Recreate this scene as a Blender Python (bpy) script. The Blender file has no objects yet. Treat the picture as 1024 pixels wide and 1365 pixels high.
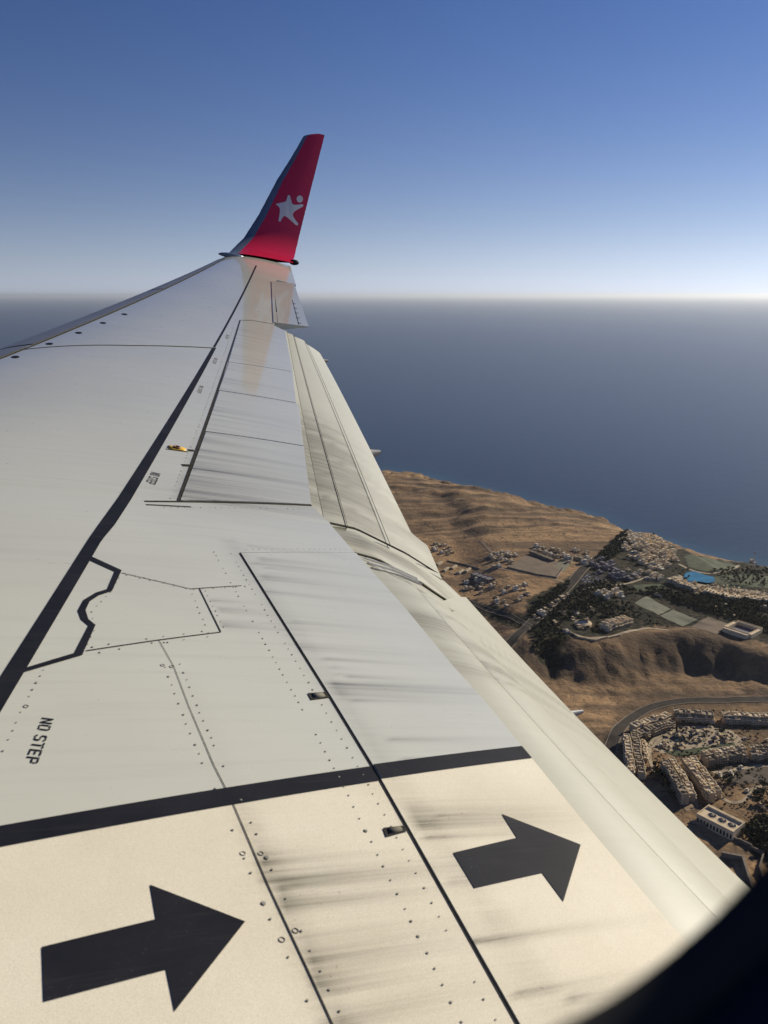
import bpy, bmesh, math, random
import numpy as np
from mathutils import Vector, Matrix

random.seed(7); np.random.seed(7)
sc = bpy.context.scene
col = sc.collection

# ------------------------------------------------------------------ camera, sky, sun, exposure
CAM_H = 450.0                                   # flying height over the sea; the camera is the origin
PITCH = math.radians(14.8)
FPX = 1095.68                                   # focal length for a 1024 x 1365 frame
cam_d = bpy.data.cameras.new('camera'); cam = bpy.data.objects.new('camera', cam_d); col.objects.link(cam)
cam_d.sensor_fit = 'VERTICAL'; cam_d.sensor_height = 36.0; cam_d.lens = FPX / 1365 * 36
cam_d.clip_start = 0.01; cam_d.clip_end = 2.0e6
cam_d.dof.use_dof = True; cam_d.dof.focus_distance = 9.0; cam_d.dof.aperture_fstop = cam_d.lens / 4.2
cam.rotation_euler = (math.radians(90) - PITCH, 0, 0)
sc.camera = cam

SUN_AZ, SUN_EL = math.radians(54), math.radians(24)
world = bpy.data.worlds.new('World'); sc.world = world; world.use_nodes = True
wn = world.node_tree.nodes; wl = world.node_tree.links
bg = wn['Background']
sky = wn.new('ShaderNodeTexSky'); sky.sky_type = 'NISHITA'; sky.sun_disc = False
sky.sun_elevation = SUN_EL; sky.sun_rotation = SUN_AZ
sky.altitude = 3000; sky.air_density = 1.05; sky.dust_density = 0.9; sky.ozone_density = 4.0
# dusty air towards the horizon, alike all the way round: the sky's own colour loses its saturation there
wtc = wn.new('ShaderNodeTexCoord'); wsep = wn.new('ShaderNodeSeparateXYZ'); wl.new(wtc.outputs['Generated'], wsep.inputs[0])
def wmath(op, a, b):
    q = wn.new('ShaderNodeMath'); q.operation = op
    for i, v in enumerate((a, b)):
        if isinstance(v, (int, float)): q.inputs[i].default_value = v
        else: wl.new(v, q.inputs[i])
    return q.outputs[0]
hf = wmath('MULTIPLY', wmath('POWER', 2.718, wmath('MULTIPLY', wmath('MAXIMUM', wsep.outputs[2], 0.0), -5.0)), .93)
bw = wn.new('ShaderNodeRGBToBW'); wl.new(sky.outputs[0], bw.inputs[0])
def wmix(mode, f, a, b):
    q = wn.new('ShaderNodeMix'); q.data_type = 'RGBA'; q.blend_type = mode
    for sock, v in ((q.inputs[0], f), (q.inputs[6], a), (q.inputs[7], b)):
        if isinstance(v, (int, float)): sock.default_value = v
        elif isinstance(v, tuple): sock.default_value = (*v, 1)
        else: wl.new(v, sock)
    return q.outputs[2]
dusty = wmix('MULTIPLY', 1.0, bw.outputs[0], (1.18, 1.13, 1.08))
mixed = wmix('MIX', hf, sky.outputs[0], dusty)
gam = wn.new('ShaderNodeGamma'); gam.inputs[1].default_value = 1.24; wl.new(mixed, gam.inputs[0])
wl.new(wmix('MULTIPLY', 1.0, gam.outputs[0], (.68, .785, 1.0)), bg.inputs[0]); bg.inputs[1].default_value = 0.051

sun_d = bpy.data.lights.new('sun', 'SUN'); sun = bpy.data.objects.new('sun', sun_d); col.objects.link(sun)
sun_d.energy = 4.8; sun_d.angle = math.radians(0.6); sun_d.color = (1.0, 0.90, 0.72)
sdir = Vector((math.sin(SUN_AZ) * math.cos(SUN_EL), math.cos(SUN_AZ) * math.cos(SUN_EL), math.sin(SUN_EL)))
sun.rotation_euler = (-sdir).to_track_quat('-Z', 'Y').to_euler()

sc.view_settings.view_transform = 'Standard'; sc.view_settings.look = 'None'
sc.view_settings.exposure = 0.22; sc.view_settings.gamma = 1.0; sc.view_settings.use_curve_mapping = False
sc.cycles.use_denoising = True
sc.cycles.max_bounces = 6; sc.cycles.volume_bounces = 1; sc.cycles.transparent_max_bounces = 8

# ------------------------------------------------------------------ node helpers
class NT:
    def __init__(s, name, volume=False):
        s.m = bpy.data.materials.new(name); s.m.use_nodes = True
        s.n = s.m.node_tree.nodes; s.l = s.m.node_tree.links
        s.b = s.n['Principled BSDF']; s.out = s.n['Material Output']
        s.tc = s.n.new('ShaderNodeTexCoord')
    def link(s, a, b): s.l.new(a, b)
    def math(s, op, a, b=None, clamp=False):
        q = s.n.new('ShaderNodeMath'); q.operation = op; q.use_clamp = clamp
        for i, v in enumerate((a, b)):
            if v is None: continue
            if isinstance(v, (int, float)): q.inputs[i].default_value = v
            else: s.link(v, q.inputs[i])
        return q.outputs[0]
    def map(s, scale, rot=(0, 0, 0), src='Object', loc=(0, 0, 0)):
        q = s.n.new('ShaderNodeMapping'); q.inputs['Scale'].default_value = scale; q.inputs['Rotation'].default_value = rot
        q.inputs['Location'].default_value = loc
        s.link(s.tc.outputs[src], q.inputs['Vector']); return q.outputs[0]
    def noise(s, scale, detail=4, rough=.55, vec=None, dist=0):
        q = s.n.new('ShaderNodeTexNoise'); q.inputs['Scale'].default_value = scale; q.inputs['Detail'].default_value = detail
        q.inputs['Roughness'].default_value = rough; q.inputs['Distortion'].default_value = dist
        s.link(vec if vec is not None else s.tc.outputs['Object'], q.inputs['Vector']); return q.outputs['Fac']
    def voro(s, scale, vec=None, feat='F1'):
        q = s.n.new('ShaderNodeTexVoronoi'); q.feature = feat; q.inputs['Scale'].default_value = scale
        s.link(vec if vec is not None else s.tc.outputs['Object'], q.inputs['Vector']); return q
    def ramp(s, f, stops, interp='LINEAR'):
        q = s.n.new('ShaderNodeValToRGB'); e = q.color_ramp.elements; q.color_ramp.interpolation = interp
        while len(e) < len(stops): e.new(0.5)
        for i, (p, c) in enumerate(stops):
            e[i].position = p
            e[i].color = (c, c, c, 1) if isinstance(c, (int, float)) else (*c, 1)
        s.link(f, q.inputs[0]); return q.outputs[0]
    def mix(s, f, a, b, mode='MIX'):
        q = s.n.new('ShaderNodeMix'); q.data_type = 'RGBA'; q.blend_type = mode
        for sock, v in ((q.inputs[0], f), (q.inputs[6], a), (q.inputs[7], b)):
            if isinstance(v, (int, float)): sock.default_value = v
            elif isinstance(v, tuple): sock.default_value = (*v, 1)
            else: s.link(v, sock)
        return q.outputs[2]
    def attr(s, name):
        q = s.n.new('ShaderNodeAttribute'); q.attribute_name = name; return q
    def bump(s, h, strength, dist):
        q = s.n.new('ShaderNodeBump'); q.inputs['Strength'].default_value = strength; q.inputs['Distance'].default_value = dist
        s.link(h, q.inputs['Height']); s.link(q.outputs[0], s.b.inputs['Normal'])
    def set(s, **k):
        for a, v in k.items():
            a = {'base': 'Base Color', 'rough': 'Roughness', 'metal': 'Metallic', 'coat': 'Coat Weight', 'coatr': 'Coat Roughness', 'spec': 'Specular IOR Level'}[a]
            if isinstance(v, (int, float)): s.b.inputs[a].default_value = v
            elif isinstance(v, tuple): s.b.inputs[a].default_value = (*v, 1)
            else: s.link(v, s.b.inputs[a])
        return s

def simple(name, base, rough=.6, metal=0, var=.12, scale=3.0, coat=0, spec=.5):
    t = NT(name); f = t.noise(scale, 5, .6)
    t.set(base=t.mix(t.ramp(f, [(.3, 0.), (.7, 1.)]), tuple(c * (1 - var) for c in base), tuple(min(1, c * (1 + var)) for c in base)),
          rough=rough, metal=metal, coat=coat, coatr=.1, spec=spec)
    return t.m

# ------------------------------------------------------------------ materials of the aircraft
def wing_paint(name, base=(.59, .595, .51), warm=False):
    """pale grey gloss paint; attributes: dirt (oil streaks), walk (gritty walkway paint)"""
    t = NT(name)
    dirt = t.attr('dirt').outputs['Fac']; walk = t.attr('walk').outputs['Fac']
    big = t.noise(.55, 4, .6); fine = t.noise(9, 5, .6)
    streak = t.noise(1.0, 6, .65, t.map((.9, 26, 4)))
    streak2 = t.noise(1.0, 5, .65, t.map((.8, 70, 6), loc=(3, 1, 0)))
    c = t.mix(t.ramp(big, [(.3, 0.), (.7, 1.)]), tuple(v * .93 for v in base), tuple(v * 1.06 for v in base))
    c = t.mix(t.math('MULTIPLY', t.ramp(streak, [(.5, 0.), (.75, 1.)]), .16), c, (.27, .26, .20))
    wk = t.mix(t.ramp(t.noise(2.2, 5, .65), [(.35, 0.), (.7, 1.)]), (.76, .715, .585), (.69, .635, .50))
    grit = t.noise(420, 2, .7)
    wk = t.mix(t.math('MULTIPLY', t.ramp(grit, [(.36, 1.), (.60, 0.)]), .34), wk, (.33, .28, .20))
    c = t.mix(walk, c, wk)
    d = t.math('MULTIPLY', dirt, t.math('ADD', t.math('MULTIPLY', t.ramp(streak2, [(.35, 0.), (.68, 1.)]), .60), .48), True)
    c = t.mix(d, c, (.085, .078, .055))
    spk = t.math('MULTIPLY', t.ramp(t.noise(60, 2, .5), [(.70, 0.), (.76, 1.)]), t.math('ADD', t.math('MULTIPLY', dirt, .8), .012), True)
    c = t.mix(spk, c, (.07, .06, .05))
    r = t.math('ADD', t.math('MULTIPLY', fine, .10), .24 if not warm else .38)
    r = t.math('ADD', r, t.math('MULTIPLY', walk, .40), True)
    r = t.math('ADD', r, t.math('MULTIPLY', d, .25), True)
    cw = t.math('MULTIPLY', t.math('SUBTRACT', 1.0, walk), .9 if not warm else .15)
    t.set(base=c, rough=r, coat=cw, coatr=.06)
    h = t.math('ADD', t.math('MULTIPLY', t.math('MULTIPLY', grit, walk), .9), t.math('MULTIPLY', t.noise(1.3, 2, .5), .6))
    t.bump(h, .22, .003)
    return t.m
M_WING = wing_paint('wing_paint')
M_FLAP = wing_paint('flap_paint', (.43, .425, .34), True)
M_BLACK = simple('black_marking_paint', (.011, .012, .017), .6, var=.2, scale=6, spec=.06)
def worn_black():
    t = NT('worn_black_marking'); w = t.noise(140, 3, .7); b = t.noise(4, 5, .65); st = t.noise(1.0, 5, .7, t.map((3, 60, 6)))
    c = t.mix(t.ramp(b, [(.3, 0.), (.7, 1.)]), (.010, .011, .016), (.019, .020, .026))
    c = t.mix(t.math('MULTIPLY', t.ramp(w, [(.64, 0.), (.72, 1.)]), t.ramp(b, [(.45, 0.), (.65, .55)])), c, (.16, .15, .13))
    c = t.mix(t.math('MULTIPLY', t.ramp(st, [(.55, 0.), (.8, 1.)]), .25), c, (.07, .068, .06))
    t.set(base=c, rough=.55, spec=.08); return t.m
M_BLACK = worn_black()
M_JOINT = simple('dark_joint_sealant', (.034, .032, .028), .9, var=.4, scale=20, spec=.1)
M_SEAM = simple('flap_seam', (.16, .15, .12), .8, var=.4, scale=8, spec=.1)
M_RIVET = simple('rivet_grime', (.24, .23, .19), .6, var=.7, scale=15)
M_SLAT = simple('slat_bare_metal', (.20, .21, .23), .40, metal=.3, var=.1)
M_RED = simple('winglet_red_paint', (.58, .010, .050), .28, var=.05, scale=2, coat=.6)
M_GREYSTRIP = simple('winglet_leading_metal', (.16, .20, .27), .35, metal=.4, var=.1)
M_WHITE = simple('emblem_white_paint', (.74, .74, .74), .4, var=.04)
M_YELLOW = simple('yellow_fitting_paint', (.70, .42, .03), .45, var=.12, scale=40)
M_RUST = simple('brown_ring_metal', (.17, .07, .02), .5, var=.2, scale=60)
M_FAIR = simple('fairing_grey_paint', (.42, .42, .39), .4, var=.12, scale=4, coat=.2)
M_METAL = simple('track_metal', (.34, .34, .33), .38, metal=.6, var=.25, scale=12)

# ------------------------------------------------------------------ aircraft frame: X aft, Y outboard, Z up (metres)
CA = np.array([4.677586644397976, 1.72, 1.6017753654456992])
RV = np.array([0.23741095360583925, -0.47276398189287466, 0.03763894317315731])
FLEX, INC = 0.004117031566681287, 2.0540691184950086
def rodr(r):
    th = np.linalg.norm(r); k = r / th; K = np.array([[0, -k[2], k[1]], [k[2], 0, -k[0]], [-k[1], k[0], 0]])
    return np.eye(3) + np.sin(th) * K + (1 - np.cos(th)) * K @ K
RC = rodr(RV) @ np.array([[1, 0, 0], [0, 0, -1], [0, 1, 0]], float)       # aircraft -> view axes (right, down, forward)
WC = np.array([[1, 0, 0], [0, -math.sin(PITCH), math.cos(PITCH)], [0, -math.cos(PITCH), -math.sin(PITCH)]]).T
WC = np.stack([[1, 0, 0], [0, -math.sin(PITCH), -math.cos(PITCH)], [0, math.cos(PITCH), -math.sin(PITCH)]], 1)
AW = WC @ RC                                                              # aircraft -> world
M_AIR = Matrix([[*AW[i], float(-(AW @ CA)[i])] for i in range(3)] + [[0, 0, 0, 1]])

def airfoil(s):
    t = .115; s = np.asarray(s, float)
    yt = 5 * t * (.2969 * np.sqrt(np.maximum(s, 0)) - .1260 * s - .3516 * s**2 + .2843 * s**3 - .1015 * s**4)
    m, p = .015, .4
    return yt, np.where(s < p, m / p**2 * (2 * p * s - s * s), m / (1 - p)**2 * ((1 - 2 * p) + 2 * p * s - s * s))
def xle(Y): return .523 * np.asarray(Y, float)
def xte(Y): Y = np.asarray(Y, float); return np.where(Y < 5.8, 6.93, 6.93 + 3.37 * (Y - 5.8) / 11.3)
def surf(Y, s, upper=1.0, off=0.0):
    Y = np.asarray(Y, float); s = np.asarray(s, float); c = xte(Y) - xle(Y); f = (Y - 1.88) / 15.2
    z = math.tan(math.radians(6)) * (Y - 1.88) + FLEX * (Y - 1.88)**2
    tw = np.radians(INC) * (1 - f) + np.radians(-1.5) * f
    yt, yc = airfoil(s)
    z = z + c * (upper * yt + yc) - (s - .25) * c * np.tan(tw) + off
    z = z + upper * .055 * np.sin(np.pi * np.clip((Y - 7.5) / 9.6, 0, 1)) * np.exp(-s / .16) * np.clip(s / .01, 0, 1)      # nose drooped less at mid span
    return np.stack([xle(Y) + s * c, Y + 0 * s, z], -1)
def on_skin(X, Y, off=0.0):
    s = (np.asarray(X, float) - xle(Y)) / (xte(Y) - xle(Y))
    return surf(Y, np.maximum(s, 0.0005), 1.0, off)
def view(P):
    q = (np.asarray(P) - CA) @ RC.T
    return np.stack([512 + FPX * q[..., 0] / q[..., 2], 682.5 + FPX * q[..., 1] / q[..., 2]], -1)
_gy, _gs = np.meshgrid(np.linspace(1.9, 17.3, 220), np.linspace(0, 1.1, 150), indexing='ij')
_guv = view(surf(_gy, _gs))
def newton(fun, q, tgt, n=18, lo=None):
    q = np.array(q, float)
    for _ in range(n):
        r = fun(q) - tgt; e = 1e-5
        j = np.stack([(fun(q + [e, 0]) - tgt - r) / e, (fun(q + [0, e]) - tgt - r) / e], 1)
        q = q - np.clip(np.linalg.solve(j, r), -.4, .4)
        if lo is not None: q[1] = max(q[1], lo)
    return q
def U(px, py):
    """the point of the wing's upper surface (X, Y) seen there in the photograph"""
    d = (_guv[..., 0] - px)**2 + (_guv[..., 1] - py)**2
    i = np.unravel_index(np.argmin(d), d.shape)
    q = newton(lambda q: view(surf(q[0], q[1])), [_gy[i], max(_gs[i], .003)], np.array([px, py]), lo=1e-4)
    P = surf(q[0], q[1]); return np.array([P[0], P[1]])
def UL(pts): return [U(*p) for p in pts]
def densify(poly, step):
    out = []
    for a, b in zip(poly[:-1], poly[1:]):
        a, b = np.array(a, float), np.array(b, float); n = max(1, int(np.linalg.norm(b - a) / step))
        out += [a + (b - a) * k / n for k in range(n)]
    return out + [np.array(poly[-1], float)]
def resample(poly, n):
    P = np.array(poly, float); L = np.concatenate([[0], np.cumsum(np.linalg.norm(np.diff(P, axis=0), axis=1))])
    t = np.linspace(0, L[-1], n); return np.stack([np.interp(t, L, P[:, k]) for k in range(P.shape[1])], -1)

# ------------------------------------------------------------------ mesh helpers
def link_mesh(name, verts, faces, mats, parent=None, smooth=True, attrs=None, midx=None):
    me = bpy.data.meshes.new(name); me.from_pydata([tuple(map(float, v)) for v in verts], [], [tuple(map(int, f)) for f in faces])
    for m in (mats if isinstance(mats, (list, tuple)) else [mats]): me.materials.append(m)
    if smooth: me.polygons.foreach_set('use_smooth', [True] * len(me.polygons))
    if midx is not None: me.polygons.foreach_set('material_index', midx)
    for k, v in (attrs or {}).items():
        a = me.attributes.new(k, 'FLOAT', 'POINT'); a.data.foreach_set('value', np.asarray(v, np.float32).ravel())
    me.update()
    o = bpy.data.objects.new(name, me); col.objects.link(o); o.parent = parent
    return o
def tag(o, label=None, category=None, group=None, kind=None):
    for k, v in (('label', label), ('category', category), ('group', group), ('kind', kind)):
        if v: o[k] = v
    return o
def empty(name, mat=None, loc=None):
    o = bpy.data.objects.new(name, None); col.objects.link(o)
    if mat is not None: o.matrix_world = mat
    if loc is not None: o.location = loc
    return o
def grid_faces(n, m, base=0, wrap=False, flip=False):
    F = []
    for i in range(n - 1):
        for j in range(m if wrap else m - 1):
            k = (j + 1) % m; f = (base + i * m + j, base + (i + 1) * m + j, base + (i + 1) * m + k, base + i * m + k)
            F.append(f[::-1] if flip else f)
    return F
def autosmooth(o, ang=35):
    me = o.data; bm = bmesh.new(); bm.from_mesh(me); bmesh.ops.recalc_face_normals(bm, faces=bm.faces)
    for e in bm.edges:
        if len(e.link_faces) == 2 and e.calc_face_angle(0) > math.radians(ang): e.smooth = False
    bm.to_mesh(me); bm.free(); return o

# ------------------------------------------------------------------ dirt and walkway masks (functions of X, Y on the aircraft)
def stripe_y(X): return 3.49 + (np.asarray(X) - 4.735) * .1575          # centre line of the band across the wing root
def walk_mask(X, Y): return (np.asarray(Y) < stripe_y(X)).astype(float)
STREAKS = []                                                              # (X0, Y0, length, half width, strength, dY/dX)
def streak_px(px, py, length, width, strength, slope=0.0):
    X, Y = U(px, py); STREAKS.append((X + .004, Y, length * 1.25, width * .75, strength, slope))
for a in [(440, 915, .75, .030, .75, .0), (441, 925, .5, .05, .40, 0), (370, 1178, .45, .028, .75, 0), (376, 1206, .35, .022, .7, 0),
          (400, 1280, .35, .03, .55, 0), (545, 1104, .40, .030, .7, 0), (537, 1088, .30, .05, .5, 0), (566, 1120, .28, .014, .6, 0),
          (598, 1178, .2, .02, .35, 0), (630, 1258, .35, .013, .6, 0), (676, 1330, .3, .012, .6, 0), (335, 752, .8, .02, .35, 0),
          (350, 790, .7, .025, .30, 0), (380, 830, .5, .02, .30, 0), (400, 865, .5, .03, .30, 0), (286, 812, .25, .03, .5, 0),
          (292, 832, .25, .035, .5, 0), (278, 800, .2, .02, .4, 0), (262, 600, .9, .030, .55, 0), (252, 624, .95, .035, .8, 0),
          (268, 588, .6, .02, .35, 0), (248, 640, .7, .03, .4, 0), (243, 655, .7, .03, .4, 0), (280, 553, .8, .02, .35, 0),
          (283, 543, .8, .015, .3, 0), (300, 505, .7, .03, .3, 0), (340, 1150, .18, .05, .6, 0), (360, 1190, .15, .06, .6, 0), (420, 1310, .2, .03, .6, 0)]:
    streak_px(*a)
rs = random.Random(3)
for k in range(22): STREAKS.append((5.86 + rs.uniform(-.02, .02), rs.uniform(2.4, 5.4), rs.uniform(.12, .5), rs.uniform(.006, .016), rs.uniform(.2, .6), 0))
for k in range(14): STREAKS.append((5.28 + rs.uniform(-.02, .03), rs.uniform(2.4, 3.5), rs.uniform(.1, .5), rs.uniform(.008, .02), rs.uniform(.25, .65), 0))
_sp_a, _sp_b = U(239.4, 668), U(320, 427)
for k in range(80):
    y = rs.uniform(5.9, 11.4) if k > 25 else rs.uniform(5.9, 7.2)
    STREAKS.append((_sp_a[0] + (_sp_b[0] - _sp_a[0]) * (y - _sp_a[1]) / (_sp_b[1] - _sp_a[1]), y, rs.uniform(.2, .8), rs.uniform(.012, .03), rs.uniform(.12, .42), 0))
def dirt(X, Y):
    X = np.asarray(X, float); Y = np.asarray(Y, float); d = np.zeros_like(X)
    for (x0, y0, L, w, st, sl) in STREAKS:
        t = (X - x0) / L; yy = Y - y0 - sl * (X - x0)
        wd = w * (1 + .8 * np.clip(t, 0, 1))
        d = np.maximum(d, np.where((t > -.005), st * np.exp(-np.maximum(t, 0) * 2.2) * np.exp(-(yy / wd)**2), 0)) + .25 * np.where((t > -.005), st * np.exp(-np.maximum(t, 0) * 2.2) * np.exp(-(yy / wd)**2), 0)
    # smudged belts along the hinge lines of the root
    d += np.where(Y < stripe_y(X), .24, .05) * np.exp(-((X - 5.30) / .035)**2) * (Y < 4.2)
    d += .20 * np.exp(-((X - 5.80) / .05)**2) * (Y < 5.4)
    d += .07 * np.exp(-((X - 5.50) / .22)**2) * (Y < 3.35) * (Y > 2.2)
    d += .20 * np.exp(-((X - 6.1) / .25)**2) * np.exp(-((Y - 3.45) / .12)**2)
    d += .26 * np.exp(-((X - 5.95) / .5)**2) * np.exp(-((Y - 5.93) / .28)**2)
    d += (.16 * np.exp(-((Y - 6.25) / .75)**2) + .05) * (X > 5.62 + (Y - 5.85) * .353) * (Y > 5.86) * (Y < 11.5)
    d += .05 * (Y < stripe_y(X)) * (X > 5.28) * (X < 5.75)
    return np.clip(d, 0, 1)

# ------------------------------------------------------------------ the wing
wing = empty('aircraft_wing', M_AIR)
tag(wing, 'long pale grey airliner wing with extended flaps and upturned red winglet', 'wing')
TE_PX = [(960, 1320), (907, 1249.6), (850.6, 1184), (776, 1095), (696, 997), (644.5, 934), (587, 870), (541, 813), (474, 738),
         (440, 698), (415.6, 674), (408.7, 629.5), (404.6, 595), (399, 543), (395, 538), (390, 491), (379.7, 439.5)]
TE_XY = UL(TE_PX)
_teY = np.array([p[1] for p in TE_XY]); _teX = np.array([p[0] for p in TE_XY])
_o = np.argsort(_teY); _teY, _teX = _teY[_o], _teX[_o]
def x_cut(Y):
    Y = np.asarray(Y, float)
    a = np.where(Y < _teY[0], _teX[0], np.interp(Y, _teY, _teX))
    ail = xle(Y) + (xte(Y) - xle(Y)) * .795
    full = xle(Y) + (xte(Y) - xle(Y)) * .995
    return np.where(Y > 15.25, full, np.where(Y > _teY[-1] + .02, ail, a))
Ys = np.concatenate([np.arange(1.9, 6.3, .016), np.arange(6.3, 11.5, .05), [11.6, 11.62, 11.63], np.arange(11.75, 15.2, .12), [15.24, 15.26], np.linspace(15.4, 17.1, 14)])
nu = 150
ss = np.concatenate([[0], .07 * (np.arange(1, 14) / 13)**2, np.linspace(.09, 1, nu - 14)])
V, D, W = [], [], []
cut = (x_cut(Ys) - xle(Ys)) / (xte(Ys) - xle(Ys))
YY = np.repeat(Ys[:, None], nu, 1); SS = ss[None, :] * cut[:, None]
top = surf(YY, SS); nl = 16
SL = np.linspace(1, 0, nl)[None, :]**1.5 * cut[:, None] * np.ones((len(Ys), 1))
YL = np.repeat(Ys[:, None], nl, 1)
low = surf(YL, SL, -.85)
low[:, 0, 2] = np.minimum(low[:, 0, 2], top[:, -1, 2] - .03)
ring = np.concatenate([top, low[:, :-1]], 1); m = ring.shape[1]
verts = ring.reshape(-1, 3)
faces = grid_faces(len(Ys), m, wrap=True, flip=True)
dv = np.concatenate([dirt(top[..., 0], top[..., 1]), np.zeros((len(Ys), nl - 1))], 1)
wv = np.concatenate([walk_mask(top[..., 0], top[..., 1]), np.zeros((len(Ys), nl - 1))], 1)
skin = autosmooth(link_mesh('wing_skin', verts, faces, M_WING, wing, attrs={'dirt': dv, 'walk': wv}), 40)

def paint_patch(name, poly, mat, off=.0016, parent=wing, maxlen=.12, label=None, kind=None, thick=0.0):
    """a thin sheet of paint (or a slab when thick) following the wing's upper surface; poly in (X, Y)"""
    bm = bmesh.new(); vs = [bm.verts.new((p[0], p[1], 0)) for p in poly]; f = bm.faces.new(vs)
    if f.normal.z < 0 or f.calc_area() == 0: pass
    bmesh.ops.triangulate(bm, faces=bm.faces[:])
    for _ in range(6):
        es = [e for e in bm.edges if e.calc_length() > maxlen]
        if not es: break
        bmesh.ops.subdivide_edges(bm, edges=es, cuts=1); bmesh.ops.triangulate(bm, faces=bm.faces[:])
    bm.normal_update()
    if bm.faces and sum(f.normal.z for f in bm.faces) < 0: bmesh.ops.reverse_faces(bm, faces=bm.faces[:])
    P = np.array([v.co[:] for v in bm.verts]); Q = on_skin(P[:, 0], P[:, 1], off)
    for v, q in zip(bm.verts, Q): v.co = q
    if thick:
        r = bmesh.ops.extrude_edge_only(bm, edges=[e for e in bm.edges if len(e.link_faces) == 1])
        for v in [g for g in r['geom'] if isinstance(g, bmesh.types.BMVert)]: v.co.z -= thick
    me = bpy.data.meshes.new(name); bm.to_mesh(me); bm.free(); me.materials.append(mat)
    me.polygons.foreach_set('use_smooth', [True] * len(me.polygons))
    X = np.array([v.co[:] for v in me.vertices])
    for k, fn in (('dirt', dirt), ('walk', walk_mask)):
        a = me.attributes.new(k, 'FLOAT', 'POINT'); a.data.foreach_set('value', fn(X[:, 0], X[:, 1]).astype(np.float32))
    o = bpy.data.objects.new(name, me); col.objects.link(o); o.parent = parent
    return tag(o, label, None, None, kind)
def line_strip(name, pts, width, mat=M_JOINT, off=.002, parent=wing, widths=None, label=None, step=.05):
    """a narrow strip along a polyline in (X, Y)"""
    P = np.array(densify(pts, step)); T = np.gradient(P, axis=0); T /= np.linalg.norm(T, axis=1)[:, None] + 1e-9
    N = np.stack([-T[:, 1], T[:, 0]], -1)
    w = np.full(len(P), width) if widths is None else np.interp(np.linspace(0, 1, len(P)), np.linspace(0, 1, len(widths)), widths)
    A, Bq = P + N * w[:, None] / 2, P - N * w[:, None] / 2
    a, b = on_skin(A[:, 0], A[:, 1], off), on_skin(Bq[:, 0], Bq[:, 1], off)
    o = link_mesh(name, np.concatenate([a, b]), [(i, i + 1, len(P) + i + 1, len(P) + i) for i in range(len(P) - 1)], mat, parent)
    return tag(o, label)
def joint(px, width=.010, name='panel_joint', **k): return line_strip(name, UL(px), width, **k)

# painted stripes
def two_rail(name, left, right, n=60, off=.0016, label=None):
    a, b = resample(UL(left), n), resample(UL(right), n)
    A, Bq = on_skin(a[:, 0], a[:, 1], off), on_skin(b[:, 0], b[:, 1], off); mid = (a + b) / 2; Mi = on_skin(mid[:, 0], mid[:, 1], off)
    o = link_mesh(name, np.concatenate([A, Mi, Bq]), [(i, i + 1, n + i + 1, n + i) for i in range(n - 1)] + [(n + i, n + i + 1, 2 * n + i + 1, 2 * n + i) for i in range(n - 1)], M_BLACK, wing)
    return tag(o, label)
two_rail('black_stripe', [(283, 463.5), (131, 700), (117, 720), (0, 903), (-90, 1050)], [(288.5, 463.5), (153, 700), (136, 720), (0, 951), (-95, 1115)], 90, label='long navy black line running along the span')
two_rail('black_stripe', [(340.6, 354), (283.8, 463)], [(342.8, 354), (287.2, 463)], 30, label='thin outboard continuation of the black line')
_xs = np.linspace(4.0, 6.39, 40)
_hy = UL([(319.7, 737.7), (439.5, 929.7), (496.9, 1024), (545, 1109), (689, 1365)]); _hy = np.array(_hy)[np.argsort([q[1] for q in _hy])]
def band_x(off):
    x = 5.72
    for _ in range(20): x = float(np.interp(stripe_y(x) + off, _hy[:, 1], _hy[:, 0]))
    return x
hxa, hxb = band_x(.033), band_x(-.033)
paint_patch('black_stripe', [(x, stripe_y(x) + .033) for x in np.linspace(3.9, hxa - .004, 20)] + [(x, stripe_y(x) - .033) for x in np.linspace(hxb - .004, 3.9, 20)], M_BLACK, off=.0022, label='wide black band across the wing root', maxlen=.08)
paint_patch('black_stripe', [(x, stripe_y(x) + .033) for x in np.linspace(hxa + .006, 6.392, 12)] + [(x, stripe_y(x) - .033) for x in np.linspace(6.387, hxb + .006, 12)], M_BLACK, off=.0075, label='black band carried on over the spoiler', maxlen=.08)
z3 = lambda x, y: (x / 3.012, 720 + y / 3.012)
B_out = [z3(*p) for p in [(362, 64), (489, 122), (450, 206), (400, 222), (360, 248), (344, 282), (355, 318), (384, 342), (331, 463), (90, 534)]]
B_in = [z3(*p) for p in [(350, 78), (460, 128), (430, 198), (385, 212), (335, 242), (312, 285), (325, 320), (355, 345), (298, 455), (106, 513)]]
paint_patch('black_outline', UL(B_out) + UL(B_in)[::-1], M_BLACK, off=.0019, label='stepped black outline with a rounded notch')
# arrows
ARW1 = [(56, 1263), (208, 1226), (200, 1180), (327, 1229), (233, 1349), (221.5, 1293), (58.6, 1336)]
ARW2 = [(603.6, 1140), (688.7, 1119.7), (668.5, 1087.9), (773.8, 1128.7), (750.6, 1204.7), (722.3, 1166.5), (632, 1187)]
paint_patch('arrow_marking', UL(ARW1), M_BLACK, off=.0018, label='big black arrow forward of the spar joint')
paint_patch('arrow_marking', UL(ARW2), M_BLACK, off=.0075, label='black arrow on the spoiler panel', maxlen=.06)

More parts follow.
